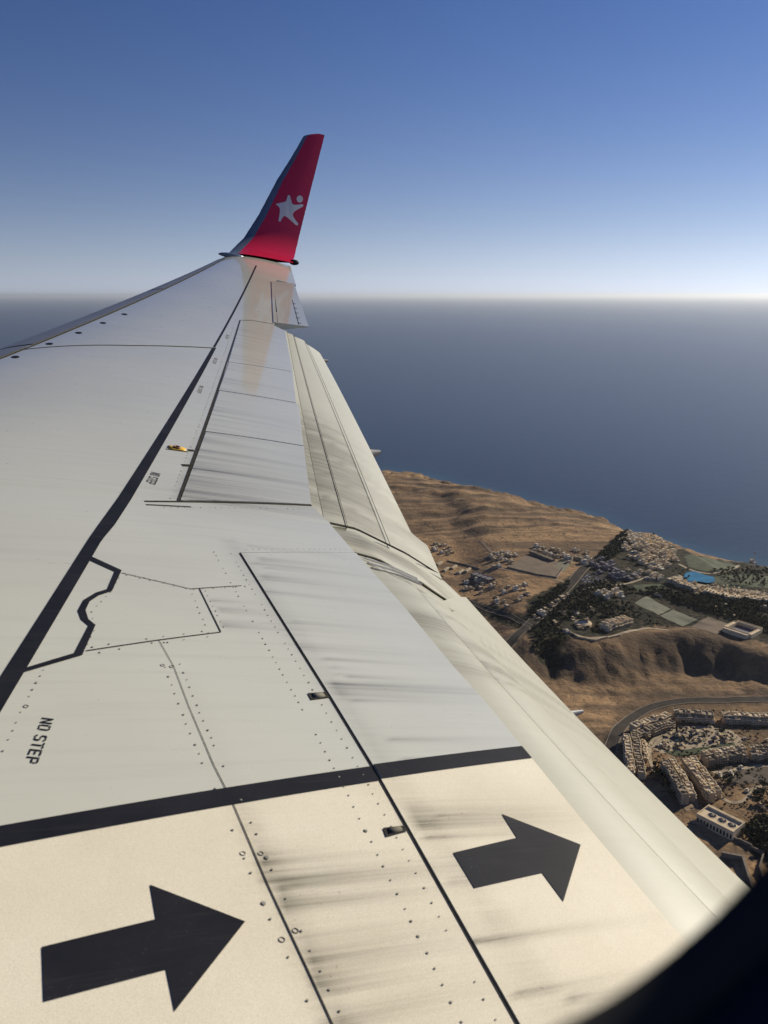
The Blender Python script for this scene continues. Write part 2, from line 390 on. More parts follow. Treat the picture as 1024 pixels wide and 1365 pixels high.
# spoiler panels: slabs a few millimetres proud of the skin, on fine grids so that streaks can show
def spoiler(hinge, trail, ny, nx=16, off=.0055, label=None):
    a, b = resample(hinge, ny), resample(trail, ny); t = np.linspace(0, 1, nx)
    XY = a[:, None, :] * (1 - t)[None, :, None] + b[:, None, :] * t[None, :, None]
    P = on_skin(XY[..., 0], XY[..., 1], off)
    n = ny * nx; Vv = P.reshape(-1, 3); F = grid_faces(ny, nx)
    idx = lambda i, j: i * nx + j
    rim = [idx(0, j) for j in range(nx)] + [idx(i, nx - 1) for i in range(1, ny)] + [idx(ny - 1, j) for j in range(nx - 2, -1, -1)] + [idx(i, 0) for i in range(ny - 2, 0, -1)]
    low = Vv[rim] - np.array([0, 0, off + .001]); F += [(rim[k], rim[(k + 1) % len(rim)], n + (k + 1) % len(rim), n + k) for k in range(len(rim))]
    Vv = np.concatenate([Vv, low])
    o = link_mesh('spoiler', Vv, F, M_WING, wing, attrs={'dirt': dirt(Vv[:, 0], Vv[:, 1]), 'walk': walk_mask(Vv[:, 0], Vv[:, 1])})
    return autosmooth(tag(o, label), 50)
HIN = UL([(319.7, 737.7), (439.5, 929.7), (496.9, 1024), (545, 1109), (689, 1365), (760, 1490)])
HIN_T = UL([(474, 737.7), (541, 813), (601, 886), (644.5, 934), (696, 997), (776, 1095), (850.6, 1184), (907, 1249.6), (975, 1330)])
gap = .0045
spoiler([h + [gap, -gap] for h in HIN], [h - [0, gap] for h in HIN_T], 320, label='inboard spoiler carrying the band and an arrow')
SPX = [((239.4, 668), (415.6, 674)), ((272.8, 575.8), (404.5, 595.4)), ((291, 521), (395, 538)), ((304, 483), (388.5, 496)), ((320, 427), (379.7, 440.5))]
for k in range(4):
    h0, t0, h1, t1 = U(*SPX[k][0]), U(*SPX[k][1]), U(*SPX[k + 1][0]), U(*SPX[k + 1][1])
    g = .008
    spoiler([h0 + [g, g], h1 + [g, -g]], [t0 + [0, g], t1 + [0, -g]], int(np.linalg.norm(h1 - h0) / .02), 14, label=['dirtiest outboard spoiler next to the flap gap', 'second outboard spoiler', 'third outboard spoiler', 'farthest outboard spoiler'][k])
    joint([SPX[k + 1][0], SPX[k + 1][1]], .012 if k in (0, 1) else .008)
joint([(193, 668.5), SPX[0][1]], .016, label='dark gap at the inboard end of the outboard spoilers')
joint([(195, 673), (255, 676)], .012)
joint([SPX[0][0], SPX[4][0]], .026, widths=[.028, .020, .014, .012], label='dark hinge gap of the outboard spoilers')
line_strip('panel_joint', HIN[:], .0065, label='dark hinge gap of the inboard spoiler')
joint([(319.7, 737.7), (474, 737.7)], .010)
# remaining panel joints
joint([(162, 764), (254, 785.4), (322, 781)], .004)
joint([(266, 785), (294.5, 843)], .005)
joint([(294.5, 843), (212, 853.5), (115, 868)], .005)
joint([(212, 853.5), (232, 889), (252, 942), (285, 1020), (308, 1065), (357, 1180), (420, 1315), (470, 1425)], .003, widths=[.002, .002, .0022, .0028, .0035, .004, .0035])
joint([(28, 466.5), (175, 460.8), (284, 464)], .022)
joint([(320, 427), (335, 427), (370, 433)], .016)
# small cut-outs at the spoiler hinge
for (pp, lab) in (([(409.9, 924.8), (433.5, 923.4), (439.5, 930.5), (414.8, 933.8)], 'hinge cut-out outboard of the band'), ([(510.4, 1104.6), (538.3, 1101.6), (542.6, 1109), (514.7, 1116.6)], 'dirty hinge cut-out inboard of the band')):
    q = UL(pp); paint_patch('hinge_recess', q, M_JOINT, off=.003, label=lab)
    c = sum(q) / 4; paint_patch('hinge_cover', [c + (p - c) * .62 for p in q], M_SEAM, off=.006, thick=.004)

# slat along the leading edge
sl_px = [(-30, 489), (0, 476), (80, 442), (170, 404), (240, 374), (292, 352)]
slY = np.linspace(7.9, 16.6, 60)
slq = [((p[0] - xle(p[1])) / (xte(p[1]) - xle(p[1])), p[1]) for p in UL(sl_px)]
slY0 = np.array([q[1] for q in slq]); slS0 = np.clip(np.array([q[0] for q in slq]), .05, .10)
_o = np.argsort(slY0)
def slat(y0, y1, label):
    ys = np.linspace(y0, y1, 24); t = np.concatenate([np.linspace(-1, 0, 8), np.linspace(0, 1, 16)[1:]])
    V = []
    for y in ys:
        se = .112
        for q in t:
            s = se * q * q if q >= 0 else .03 * q * q
            P = surf(y, s, 1.0 if q >= 0 else -.85, 0); nrm = np.array([-.7 if abs(q) < .3 else -.1, 0, .7 if q >= 0 else -.7])
            V.append(P + nrm * .010)
    o = link_mesh('slat', V, grid_faces(len(ys), len(t), flip=True), M_SLAT, wing)
    return tag(autosmooth(o, 60), label)
slat(2.4, 9.28, 'bare metal slat nearest the fuselage'); slat(9.34, 13.0, 'bare metal middle slat'); slat(13.06, 16.75, 'bare metal slat near the winglet')
line_strip('slat_joint', [(float(xle(y) + .118 * (xte(y) - xle(y))), y) for y in np.linspace(5.0, 16.7, 40)], .022, label='dark joint behind the slats')
line_strip('slat_joint', [(float(xle(y) + .018 * (xte(y) - xle(y))), y) for y in np.linspace(7.0, 16.7, 40)], .014, off=.014)
# vent holes behind the slat
for k, p in enumerate([(20.6, 476), (66, 458.4), (105, 443.8), (137.5, 430.6), (166, 419)]):
    c = U(*p); n = 12
    paint_patch('vent_hole', [c + [.030 * math.cos(a), .055 * math.sin(a)] for a in np.linspace(0, 2 * math.pi, n, endpoint=False)], M_BLACK, off=.002)

# aileron and its tab
AIL = {'h0': U(366, 376.5), 'h1': U(368.5, 437), 't1': None}
def aileron():
    h0, h1 = U(365.8, 376.5), U(369, 431)
    y0, y1 = h1[1] - .02, h0[1]
    ys = np.linspace(y0, y1, 24); V = []; n = 14
    for y in ys:
        X0 = h1[0] + (h0[0] - h1[0]) * (y - y0) / (y1 - y0) - .05; X1 = float(xte(y)) - .065
        t = np.linspace(0, 1, n)
        base = on_skin(np.full(n, X0) + t * (X1 - X0), np.full(n, y), .012)
        base[:, 2] += .055 * t**1.2
        lowr = base[::-1].copy(); lowr[:, 2] -= .012 + .09 * (1 - t[::-1])
        V += list(base) + list(lowr)
    o = link_mesh('aileron', V, grid_faces(len(ys), 2 * n, wrap=True, flip=True), M_WING, wing, attrs={'dirt': [0.05] * len(V), 'walk': [0] * len(V)})
    me = o.data; bm = bmesh.new(); bm.from_mesh(me); bmesh.ops.holes_fill(bm, edges=[e for e in bm.edges if len(e.link_faces) == 1]); bm.to_mesh(me); bm.free()
    tag(autosmooth(o, 30), 'aileron standing slightly above the flap end')
    Pk = lambda y, t, dz: (lambda X0, X1: on_skin(X0 + t * (X1 - X0), y, .012 + .055 * t**1.2 + dz))(h1[0] + (h0[0] - h1[0]) * (y - y0) / (y1 - y0), float(xte(y)) - .065)
    def tape(name, t0, t1, ya, yb, m=20):
        A = [Pk(y, t0, .004) for y in np.linspace(ya, yb, m)]; B_ = [Pk(y, t1, .004) for y in np.linspace(ya, yb, m)]
        link_mesh(name, A + B_, [(i, i + 1, m + i + 1, m + i) for i in range(m - 1)], M_BLACK, o)
    yl = y1 - y0
    tape('hinge_gap', -.02, .05, y0 + yl * .22, y1 - .02); tape('hinge_gap', .0, .02, y0 + .03, y0 + yl * .22)
    tape('tab_hinge', .68, .70, y0 + .05, y0 + yl * .55)
    for k in range(5): tape('tab_fitting', .66, .78, y0 + .12 + k * .33, y0 + .15 + k * .33, 2)
    return o
aileron()

# ------------------------------------------------------------------ flaps: bands that step down and aft of the spoilers
def flap_pt(px, ang, y_guess):
    ta = math.tan(math.radians(ang))
    def f(q): X0 = x_cut(min(q[0], 11.6)); T = on_skin(X0, q[0]); return view(T + np.stack([q[1], 0 * q[0], -ta * q[1] - .035]))
    q = newton(f, [y_guess, .3], np.array(px, float), 40)
    X0 = x_cut(min(q[0], 11.6)); T = on_skin(X0, q[0]); return T + np.array([q[1], 0, -ta * q[1] - .035])
def flap_line(pxs, ang, y0, y1, n=60):
    L = len(pxs); P = [flap_pt(p, ang, y0 + (y1 - y0) * (k / (L - 1))**1.0) for k, p in enumerate(pxs)]
    return np.array(P)
def fair(P, deg=3):
    """the same rail faired to a smooth curve"""
    P = np.array(P); y = P[:, 1]; k = np.linspace(y[0], y[-1], 60)
    return np.stack([np.polyval(np.polyfit(y, P[:, 0], 1 if deg == 3 else deg), k), k, np.polyval(np.polyfit(y, P[:, 2], 2), k)], -1)
def shape_band(name, A, Bq, n, label, mat=M_FLAP, bulge=.02, drop=0.0, ddirt=None, thick=.05, trail=.006):
    """one flap segment: a closed body between two 3D rails with a curved upper side"""
    a, b = resample(A, n), resample(Bq, n); mt = 12; t = np.linspace(0, 1, mt)
    P = a[:, None] * (1 - t)[None, :, None] + b[:, None] * t[None, :, None]
    P[..., 2] += (bulge * 4 * t * (1 - t))[None, :] - drop
    lowr = P[:, ::-1].copy(); lowr[..., 2] -= (trail + thick * np.sin(np.pi * (1 - t[::-1])**.7))[None, :]
    R = np.concatenate([P, lowr], 1); V = R.reshape(-1, 3); F = grid_faces(n, 2 * mt, wrap=True)
    F += [tuple(range(2 * mt))[::-1], tuple((n - 1) * 2 * mt + k for k in range(2 * mt))]
    dd = np.zeros(len(V)) if ddirt is None else ddirt(V)
    o = link_mesh(name, V, F, mat, wing, attrs={'dirt': dd, 'walk': np.zeros(len(V))})
    return tag(autosmooth(o, 40), label)
rr = random.Random(11)
def soot(y0, y1, amp, nst):
    st = [(rr.uniform(y0, y1), rr.uniform(.01, .07), rr.uniform(.2, 1)) for _ in range(nst)]
    def f(V):
        d = np.zeros(len(V))
        for (y, w, s) in st: d += amp * s * np.exp(-((V[:, 1] - y) / w)**2)
        return np.clip(d * (.6 + .4 * np.sin(V[:, 0] * 3)), 0, .9)
    return f
# inboard flap
iT = np.array([on_skin(x_cut(y) - .10, y, -.035) for y in np.linspace(2.75, 5.35, 40)])
ia = fair(flap_line([(1010, 1310), (942, 1221), (854, 1101), (800, 1043), (770, 1013), (706, 953), (646, 885), (612, 850), (572, 809), (548, 784)], 13, 2.8, 5.3))
ib = fair(flap_line([(1040, 1265), (972, 1193), (875, 1092), (822, 1037), (757, 968), (710, 917), (660, 868), (612, 822), (590, 800)], 21, 2.7, 5.3))
ic = fair(flap_line([(1060, 1245), (998, 1183), (901, 1082), (840, 1015.6), (808, 985), (787, 964), (721, 893), (674, 848), (640, 817), (612, 791)], 28, 2.6, 5.3))
def dI(V): return np.clip(soot(4.3, 5.4, .35, 16)(V) + .62 * np.exp(-((V[:, 1] - 4.72) / .07)**2) + .05, 0, .85)
shape_band('flap_fore_segment', iT, ia, 70, 'front segment of the inboard flap', bulge=.022, ddirt=dI)
shape_band('flap_main_segment', ia - [.06, 0, -.0], ib, 70, 'middle segment of the inboard flap', bulge=.024, drop=.022, ddirt=dI)
shape_band('flap_aft_segment', ib - [.05, 0, 0], ic, 70, 'rear segment of the inboard flap', bulge=.016, drop=.018, ddirt=dI, thick=.03)
# outboard flap
oT = np.array([on_skin(x_cut(y) - .10, y, -.035) for y in np.linspace(6.0, 11.50, 50)])
oa = fair(flap_line([(441, 699), (426, 681), (413, 630), (404, 560), (393, 500), (382.5, 441.5)], 10, 5.9, 11.4))
ob = fair(flap_line([(470, 702), (453, 684), (441, 629.5), (425, 573), (413.5, 525), (399, 468), (391, 445.5)], 15, 5.9, 11.3))
oc = fair(flap_line([(530, 728), (508, 703), (494, 667), (470, 610), (460, 575), (434, 523), (418, 474), (408, 454)], 21, 5.6, 11.3))
od = flap_line([(590, 766), (571, 722), (547, 701), (537, 680), (515, 637.5), (486, 578), (465, 537.6), (439, 489), (428, 470)], 27, 5.4, 11.2); od = np.concatenate([od[:2], fair(od[2:], 2)])
sO = soot(5.7, 8.4, .9, 70)
def dO(V): return np.clip(1.7 * sO(V) * np.clip((8.8 - V[:, 1]) / 2.0, 0, 1) + .25 * np.exp(-((V[:, 1] - 6.4) / .8)**2) + .03, 0, .8)
shape_band('flap_vane', oT, oa, 90, 'narrow front vane of the outboard flap', bulge=.008, ddirt=dO)
shape_band('flap_fore_segment', oa - [.05, 0, 0], ob, 90, 'front segment of the outboard flap', bulge=.006, drop=.014, ddirt=dO)
shape_band('flap_main_segment', ob - [.05, 0, 0], oc, 90, 'streaked middle segment of the outboard flap', bulge=.010, drop=.024, ddirt=dO)
shape_band('flap_aft_segment', oc - [.05, 0, 0], od, 90, 'bright rear segment of the outboard flap', bulge=.010, drop=.032, ddirt=lambda V: dO(V) * .6, thick=.03)
def rail(P, w, label):
    Q = resample(P, 90) + [.004, 0, -.004]; shape_band('segment_joint', Q, Q + [w, 0, -w * .35], 90, label, M_SEAM, bulge=.0005, thick=.002)
rail(ia, .003, 'thin joint between front and middle segment of the inboard flap')
rail(oa, .003, 'joint behind the vane of the outboard flap'); rail(ob, .0015, 'front joint of the outboard flap'); rail(oc, .0015, 'rear joint of the outboard flap')
# fairing that fills the gap between the two flaps
gU = np.array([on_skin(*U(430, 686), -.03), flap_pt((474, 703), 17, 5.7), flap_pt((541, 736), 24, 5.3), flap_pt((592, 768), 29, 5.1), flap_pt((622, 797), 30, 4.9)])
gM = np.array([on_skin(*U(452, 712), -.04), flap_pt((505, 736), 15, 5.6), flap_pt((563, 768), 22, 5.2), flap_pt((618, 806), 28, 5.0), flap_pt((640, 822), 29, 4.8)])
gL = np.array([on_skin(*U(475, 741), -.03), flap_pt((503, 767), 11, 5.3), flap_pt((550, 790), 17, 5.2), flap_pt((600, 814), 24, 5.0)])
sG = soot(4.7, 6.0, .8, 26)
shape_band('gap_fairing', gU - [0, 0, .03], gM - [0, 0, .035], 30, 'streaked fairing between the flaps', M_FLAP, bulge=.02, ddirt=sG)
shape_band('gap_fairing', gM - [.02, 0, .042], gL + [0, 0, .004], 30, 'lower streaked fairing between the flaps', M_FLAP, bulge=.015, ddirt=sG)
shape_band('gap_fairing', gU - [.02, .03, .085], gL - [-.02, .06, .075], 30, 'deep inner floor of the flap gap', M_FLAP, bulge=.0, ddirt=sG)
for k in range(3):
    A = np.array([flap_pt((484 + k * 5.0, 745 + k * 6.5), 12, 5.4), flap_pt((520 + k * 4, 757 + k * 5.2), 14, 5.3), flap_pt((552 + k * 3, 772 + k * 4.0), 17, 5.2)]) + [0, 0, .008]
    shape_band('seal_strip', A, A + [.014, -.012, .002], 10, None, M_WHITE, bulge=.003, thick=.004)
def end_line(name, pts, w, mat=M_JOINT):
    P = resample(pts, 24) + [0, 0, .004]; shape_band(name, P, P + [.004, -w, -.006], 24, None, mat, bulge=.001, thick=.004)
end_line('flap_end_seal', np.array([on_skin(*U(440, 692), -.02), flap_pt((474, 704), 16, 5.8), flap_pt((541, 737), 24, 5.4), flap_pt((590, 768), 29, 5.2)]), .006)

# flap track fairings (canoes under the wing); only their tails show past the flap edges
def canoe(tip_px, ang, yg, length, rad, label, up=0.0):
    tip = flap_pt(tip_px, ang, yg) + [0, 0, up]; n, mm = 18, 12; V = []
    for i in range(n):
        t = i / (n - 1); r = rad * min(1, .1 + (t * 3)**.6) * min(1, (1 - t) / .22 * .85 + .15)
        c = tip + np.array([-length * (1 - t), 0, .06 * length * (1 - t) - r])
        for k in range(mm):
            a = 2 * math.pi * k / mm; V.append(c + [0, r * .75 * math.cos(a), r * math.sin(a) * (1.0 if math.sin(a) > 0 else 1.3) + (.35 * r * (1 - 0) * t if math.sin(a) < 0 else 0)])
    F = grid_faces(n, mm, wrap=True) + [tuple(range(mm)), tuple((n - 1) * mm + k for k in range(mm))[::-1]]
    return tag(autosmooth(link_mesh('flap_track_fairing', V, F, M_FAIR, wing), 60), label)
canoe((507, 600), 27, 7.1, 1.9, .14, 'fairing tail showing past the outboard flap over the sea')
canoe((438, 479.5), 27, 10.6, 1.6, .10, 'far fairing tail at the end of the outboard flap')
canoe((777, 946), 28, 3.9, 1.9, .075, 'dark fairing tail past the inboard flap over the brown land')

# ------------------------------------------------------------------ winglet
def winglet():
    ang0 = math.radians(13); ang1 = math.radians(76); R = .75
    P0 = surf(17.1, .4)[[1, 2]]; P0 = np.array([17.10, float(surf(17.1, .6)[2])])
    pts = [P0]; th = ang0; ds = .05; L = 0; out = [(P0, th)]
    while L < 3.4:
        th = min(ang1, ang0 + L / R); p = out[-1][0] + ds * np.array([math.cos(th), math.sin(th)]); out.append((p, th)); L += ds
    le = [(283, 351), (303.8, 338.7), (325.6, 316.8), (344.8, 286.7), (369.4, 240), (388.5, 210), (405, 181.4), (408.5, 179.5), (417, 178.6), (436, 177.4)]
    te = [(391, 349), (402, 303), (413, 259), (433.6, 178), (437, 163)]
    st = [(319, 341), (336.6, 319.5), (361, 273), (405, 191), (411, 180)]
    def hit(y, z, poly):
        """X at which the line of constant (Y, Z) crosses the silhouette polyline"""
        Xs = np.linspace(7.5, 12.5, 900); uv = view(np.stack([Xs, 0 * Xs + y, 0 * Xs + z], -1))
        P = np.array(poly); yv = np.interp(-uv[:, 1], -P[:, 1], P[:, 0]) if P[0, 1] > P[-1, 1] else np.interp(uv[:, 1], P[:, 1], P[:, 0])
        d = uv[:, 0] - yv; k = np.where(np.diff(np.sign(d)) != 0)[0]
        return float(Xs[k[0]]) if len(k) else None
    secs = []
    for i, (p, th) in enumerate(out):
        a, b, c = hit(p[0], p[1], le), hit(p[0], p[1], te), hit(p[0], p[1], st)
        v = view(np.array([b or 10.5, p[0], p[1]]))
        if a is None or b is None or b - a < .06: continue
        secs.append((p, th, a, b, c))
    return secs
WS = winglet()
tipb = (float(xle(17.1)), float(xte(17.1)))
def wl_section(p, th, a, b, n=20, t=.075):
    s = (1 - np.cos(np.linspace(0, math.pi, n))) / 2; yt = airfoil(s)[0] * (t / .115); c = b - a
    nrm = np.array([-math.sin(th), math.cos(th)]); up = [[a + x * c, *(p + nrm * y * c)] for x, y in zip(s, yt)]
    dn = [[a + x * c, *(p - nrm * y * c)] for x, y in zip(s[::-1][1:-1], yt[::-1][1:-1])]
    return up, dn
def build_winglet():
    n = 20; V = []; m = 2 * n - 2; stripx = []
    zt = surf(np.full(n, 17.1), (1 - np.cos(np.linspace(0, math.pi, n))) / 2)
    for (p, th, a, b, c) in WS:
        up, dn = wl_section(p, th, a, b, n); V += up + dn; stripx.append(c)
    k = len(WS); F, MI = [], []
    for i in range(k - 1):
        redbase = view(np.array(V[i * m + n // 2]))[1] < 345.5
        c = stripx[i]
        for j in range(m):
            f = (i * m + j, i * m + (j + 1) % m, (i + 1) * m + (j + 1) % m, (i + 1) * m + j); F.append(f)
            x = (V[f[0]][0] + V[f[1]][0]) / 2
            MI.append(0 if not redbase else (2 if (c is not None and x < c) else 1))
    F.append(tuple((k - 1) * m + j for j in range(m))); MI.append(1)
    o = link_mesh('winglet', V, F, [M_WING, M_RED, M_GREYSTRIP], wing, midx=MI, attrs={'dirt': np.zeros(len(V)), 'walk': np.zeros(len(V))})
    return tag(autosmooth(o, 50), 'tall swept red winglet with white star emblem'), V, m
WLO, WV, WM = build_winglet()
# emblem: thin white sheets lying on the inboard face of the winglet
_wp = np.array([s[0] for s in WS]); _wth = np.array([s[1] for s in WS]); _wa = np.array([s[2] for s in WS]); _wb = np.array([s[3] for s in WS])
def on_winglet(px, py, off=.006):
    i0 = len(WS) // 2
    def at(q):
        k = np.clip(q[0], 0, len(WS) - 1); idx = np.arange(len(WS))
        p = np.array([np.interp(k, idx, _wp[:, 0]), np.interp(k, idx, _wp[:, 1])]); th = np.interp(k, idx, _wth)
        a, b = np.interp(k, idx, _wa), np.interp(k, idx, _wb); s = np.clip((q[1] - a) / (b - a), .001, .999)
        y = float(airfoil(s)[0]) * (.075 / .115) * (b - a) + off
        return np.array([q[1], *(p + np.array([-math.sin(th), math.cos(th)]) * y)])
    best = min(((np.sum((view(at([k, a + f * (b - a)])) - [px, py])**2), k, a + f * (b - a)) for k, (a, b) in enumerate(zip(_wa, _wb)) for f in np.linspace(.02, .98, 25)))
    q = np.array([best[1], best[2]], float)
    for _ in range(12):
        r = view(at(q)) - [px, py]; j = np.stack([(view(at(q + [1e-2, 0])) - [px, py] - r) / 1e-2, (view(at(q + [0, 1e-4])) - [px, py] - r) / 1e-4], 1)
        q = q - np.clip(np.linalg.solve(j, r), -1, 1)
    return at(q)
def emblem(name, poly, label, sub=2):
    zz = [(340 + x / 10.24, 230 + y / 10.24) for x, y in poly]
    P = [on_winglet(*p) for p in zz]; bm = bmesh.new(); f = bm.faces.new([bm.verts.new(p) for p in P]); bmesh.ops.triangulate(bm, faces=[f])
    me = bpy.data.meshes.new(name); bm.to_mesh(me); bm.free(); me.materials.append(M_WHITE)
    o = bpy.data.objects.new(name, me); col.objects.link(o); o.parent = WLO; return tag(o, label)
emblem('star_emblem', [(438, 350), (447, 318), (462, 306), (480, 320), (492, 370), (508, 425), (530, 440), (580, 440), (635, 430), (658, 437), (662, 452), (645, 470), (590, 500), (540, 530), (518, 560), (522, 600), (550, 645), (590, 695), (588, 715), (572, 722), (548, 708), (490, 655), (440, 610), (410, 594), (385, 602), (368, 630), (350, 668), (332, 672), (322, 655), (332, 590), (342, 520), (335, 480), (315, 455), (286, 438), (298, 424), (350, 412), (405, 402), (428, 385)], 'white rounded five armed star')
emblem('dot_emblem', [(612 + 44 * math.cos(a), 362 + 48 * math.sin(a)) for a in np.linspace(0, 2 * math.pi, 20, endpoint=False)], 'white dot beside the star')
# lamp housings at the winglet foot
def pod(name, c, r, mat, parent, label):
    V = []; n, mm = 9, 10
    for i in range(n):
        a = math.pi * i / (n - 1)
        for k in range(mm):
            b = 2 * math.pi * k / mm; V.append(np.array(c) + [-r[0] * math.cos(a), r[1] * math.sin(a) * math.cos(b), r[2] * math.sin(a) * math.sin(b)])
    return tag(link_mesh(name, V, grid_faces(n, mm, wrap=True), mat, parent), label)
pc = np.array([_wb[3], *_wp[3]]); pod('tail_lamp', pc + [.02, .0, -.02], (.10, .05, .055), M_BLACK, WLO, 'small black lamp at the winglet foot')
pa = np.array([_wa[2], *_wp[2]]); pod('tip_lamp', pa + [.02, -.12, -.03], (.24, .08, .045), M_GREYSTRIP, WLO, 'dark lamp fairing at the front of the winglet')

# ------------------------------------------------------------------ NO STEP stencils, fitting, rivets
GL = {  # stencil letters as bars: quads (x0,y0,x1,y1) or 4 points, in a 0.6 x 1 cell
 'N': [[(0, 0), (.13, 0), (.13, 1), (0, 1)], [(.47, 0), (.6, 0), (.6, 1), (.47, 1)], [(.16, 1), (.16, .74), (.44, 0), (.44, .26)]],
 'O': [[(0, .15), (.13, .2), (.13, .8), (0, .85)], [(.47, .2), (.6, .15), (.6, .85), (.47, .8)], [(.03, .1), (.12, 0), (.27, 0), (.27, .14), (.18, .14), (.14, .18)], [(.33, 0), (.48, 0), (.57, .1), (.46, .18), (.42, .14), (.33, .14)], [(.03, .9), (.14, .82), (.18, .86), (.27, .86), (.27, 1), (.12, 1)], [(.33, .86), (.42, .86), (.46, .82), (.57, .9), (.48, 1), (.33, 1)]],
 'S': [[(0, .12), (.12, 0), (.27, 0), (.27, .14), (.15, .14), (.12, .24), (0, .24)], [(.33, 0), (.48, 0), (.6, .13), (.6, .42), (.5, .54), (.33, .54), (.33, .42), (.45, .42), (.47, .16), (.33, .14)], [(.27, .46), (.27, .58), (.15, .6), (.13, .82), (.27, .86), (.27, 1), (.12, 1), (0, .87), (0, .58), (.12, .46)], [(.33, .86), (.45, .86), (.48, .76), (.6, .76), (.6, .88), (.48, 1), (.33, 1)]],
 'T': [[(.235, 0), (.365, 0), (.365, .83), (.235, .83)], [(0, .87), (.27, .87), (.27, 1), (0, 1)], [(.33, .87), (.6, .87), (.6, 1), (.33, 1)]],
 'E': [[(0, 0), (.13, 0), (.13, 1), (0, 1)], [(.17, 0), (.58, 0), (.58, .14), (.17, .14)], [(.17, .43), (.5, .43), (.5, .57), (.17, .57)], [(.17, .86), (.58, .86), (.58, 1), (.17, 1)]],
 'P': [[(0, 0), (.13, 0), (.13, 1), (0, 1)], [(.17, .86), (.42, .86), (.48, .80), (.6, .84), (.5, 1), (.17, 1)], [(.17, .40), (.5, .40), (.6, .55), (.48, .60), (.42, .54), (.17, .54)], [(.48, .64), (.6, .60), (.6, .80), (.48, .76)]]}
def stencil(p0, p1, hgt, label, apart=True):
    a, b = U(*p0), U(*p1); r = b - a; L = np.linalg.norm(r); r /= L; u = np.array([-r[1], r[0]])
    adv = L / 5.25; x = 0; root = None; allV, allF = [], []
    if apart: root = bpy.data.objects.new('lettering', None); col.objects.link(root); root.parent = wing; tag(root, label)
    for ch in 'NO STEP':
        if ch != ' ':
            V, F = [], []
            for q in GL[ch]:
                base = len(V)
                for (gx, gy) in q:
                    P = a + r * (x + gx * adv * 1.15) + u * gy * hgt; V.append(on_skin(P[0], P[1], .0018))
                F.append(tuple(range(base, base + len(q))))
            if apart: link_mesh('letter', V, F, M_BLACK, root, smooth=False)
            else: allF += [tuple(i + len(allV) for i in f) for f in F]; allV += V
        x += adv * (.87 if ch != ' ' else .45)
    if not apart: tag(link_mesh('lettering', allV, allF, M_SEAM, wing, smooth=False), label, kind='stuff')
stencil((56, 957), (34, 1014), .031, 'large stencil NO STEP'); stencil((202, 629), (194.5, 643), .050, 'small stencil NO STEP farther out')
for p, q in (((266.5, 514), (262.5, 523)), ((286, 477), (283, 484)), ((302, 446), (300, 451))): stencil(p, q, .032, 'tiny stencil NO STEP beside the long line', False)
c = U(236, 598)
paint_patch('rope_fitting', [c + [.058 * math.cos(a) * (1 if abs(math.cos(a)) < .8 else .98), 0.030 * math.copysign(min(1, abs(math.sin(a)) * 1.3), math.sin(a))] for a in np.linspace(0, 2 * math.pi, 24, endpoint=False)], M_YELLOW, off=.005, thick=.005, label='yellow plate with a brown ring')
fit = [o for o in wing.children if o.name.startswith('rope_fitting')][0]
def ring(c, R, r, z, mat, parent, name):
    V = []; n, mm = 20, 8
    for i in range(n):
        a = 2 * math.pi * i / n
        for k in range(mm):
            b = 2 * math.pi * k / mm; P = np.array([c[0] + (R + r * math.cos(b)) * math.cos(a), c[1] + (R + r * math.cos(b)) * math.sin(a)])
            q = on_skin(P[0], P[1], z + r * math.sin(b)); V.append(q)
    F = [(i * mm + k, ((i + 1) % n) * mm + k, ((i + 1) % n) * mm + (k + 1) % mm, i * mm + (k + 1) % mm) for i in range(n) for k in range(mm)]
    return link_mesh(name, V, F, mat, parent)
ring(c, .017, .006, .009, M_RUST, fit, 'lashing_ring')
line_strip('fitting_base', [c + [-.075, -.038], c + [.06, -.039]], .010, off=.003)
line_strip('fitting_base', UL([(251, 600.5), (259, 601)]), .03, off=.003)
line_strip('fitting_base', UL([(243, 620.5), (254, 621)]), .03, off=.003)

RIV = []
def rivet_row(name, pts, step, r=.0042, side=0.0, jit=.1, big=0.0):
    step *= .72; jit *= .6
    P = np.array(pts, float); L = np.concatenate([[0], np.cumsum(np.linalg.norm(np.diff(P, axis=0), axis=1))]); V, F = [], []; d = step * .4
    q = random.Random(len(P) * 7 + int(P[0, 0] * 100))
    while d < L[-1]:
        i = min(np.searchsorted(L, d, 'right') - 1, len(P) - 2); t = (P[i + 1] - P[i]) / (L[i + 1] - L[i]); nn = np.array([-t[1], t[0]])
        c = P[i] + t * (d - L[i]) + nn * (side + q.uniform(-1, 1) * step * .03)
        if q.random() > .08:
            rad = r * q.uniform(.45, .80) * (1.7 if q.random() < big else 1); base = len(V); n = 8
            for z, rr_ in ((.0062, rad * .7), (.0050, rad)):
                for k in range(n): V.append(on_skin(c[0] + rr_ * math.cos(k * math.pi / 4), c[1] + rr_ * math.sin(k * math.pi / 4), z - .0032))
            F.append(tuple(base + k for k in range(n))); F += [(base + k, base + n + k, base + n + (k + 1) % n, base + (k + 1) % n) for k in range(n)]
        d += step * q.uniform(1 - jit, 1 + jit)
    if V:
        o = link_mesh(name, V, F, M_RIVET, wing, smooth=False); o['kind'] = 'stuff'
spar = UL([(212, 853.5), (232, 889), (252, 942), (285, 1020), (308, 1065), (357, 1180), (420, 1315), (470, 1425)])
rivet_row('rivet_row', spar, .062, .0048, .026, .35, .15); rivet_row('rivet_row', spar, .07, .0048, -.028, .35, .15)
rivet_row('rivet_row', UL([(162, 762), (254, 783), (335, 779)]), .055, .0045, -.014, .3); rivet_row('rivet_row', UL([(162, 767), (254, 788), (340, 784)]), .065, .0045, .012, .3)
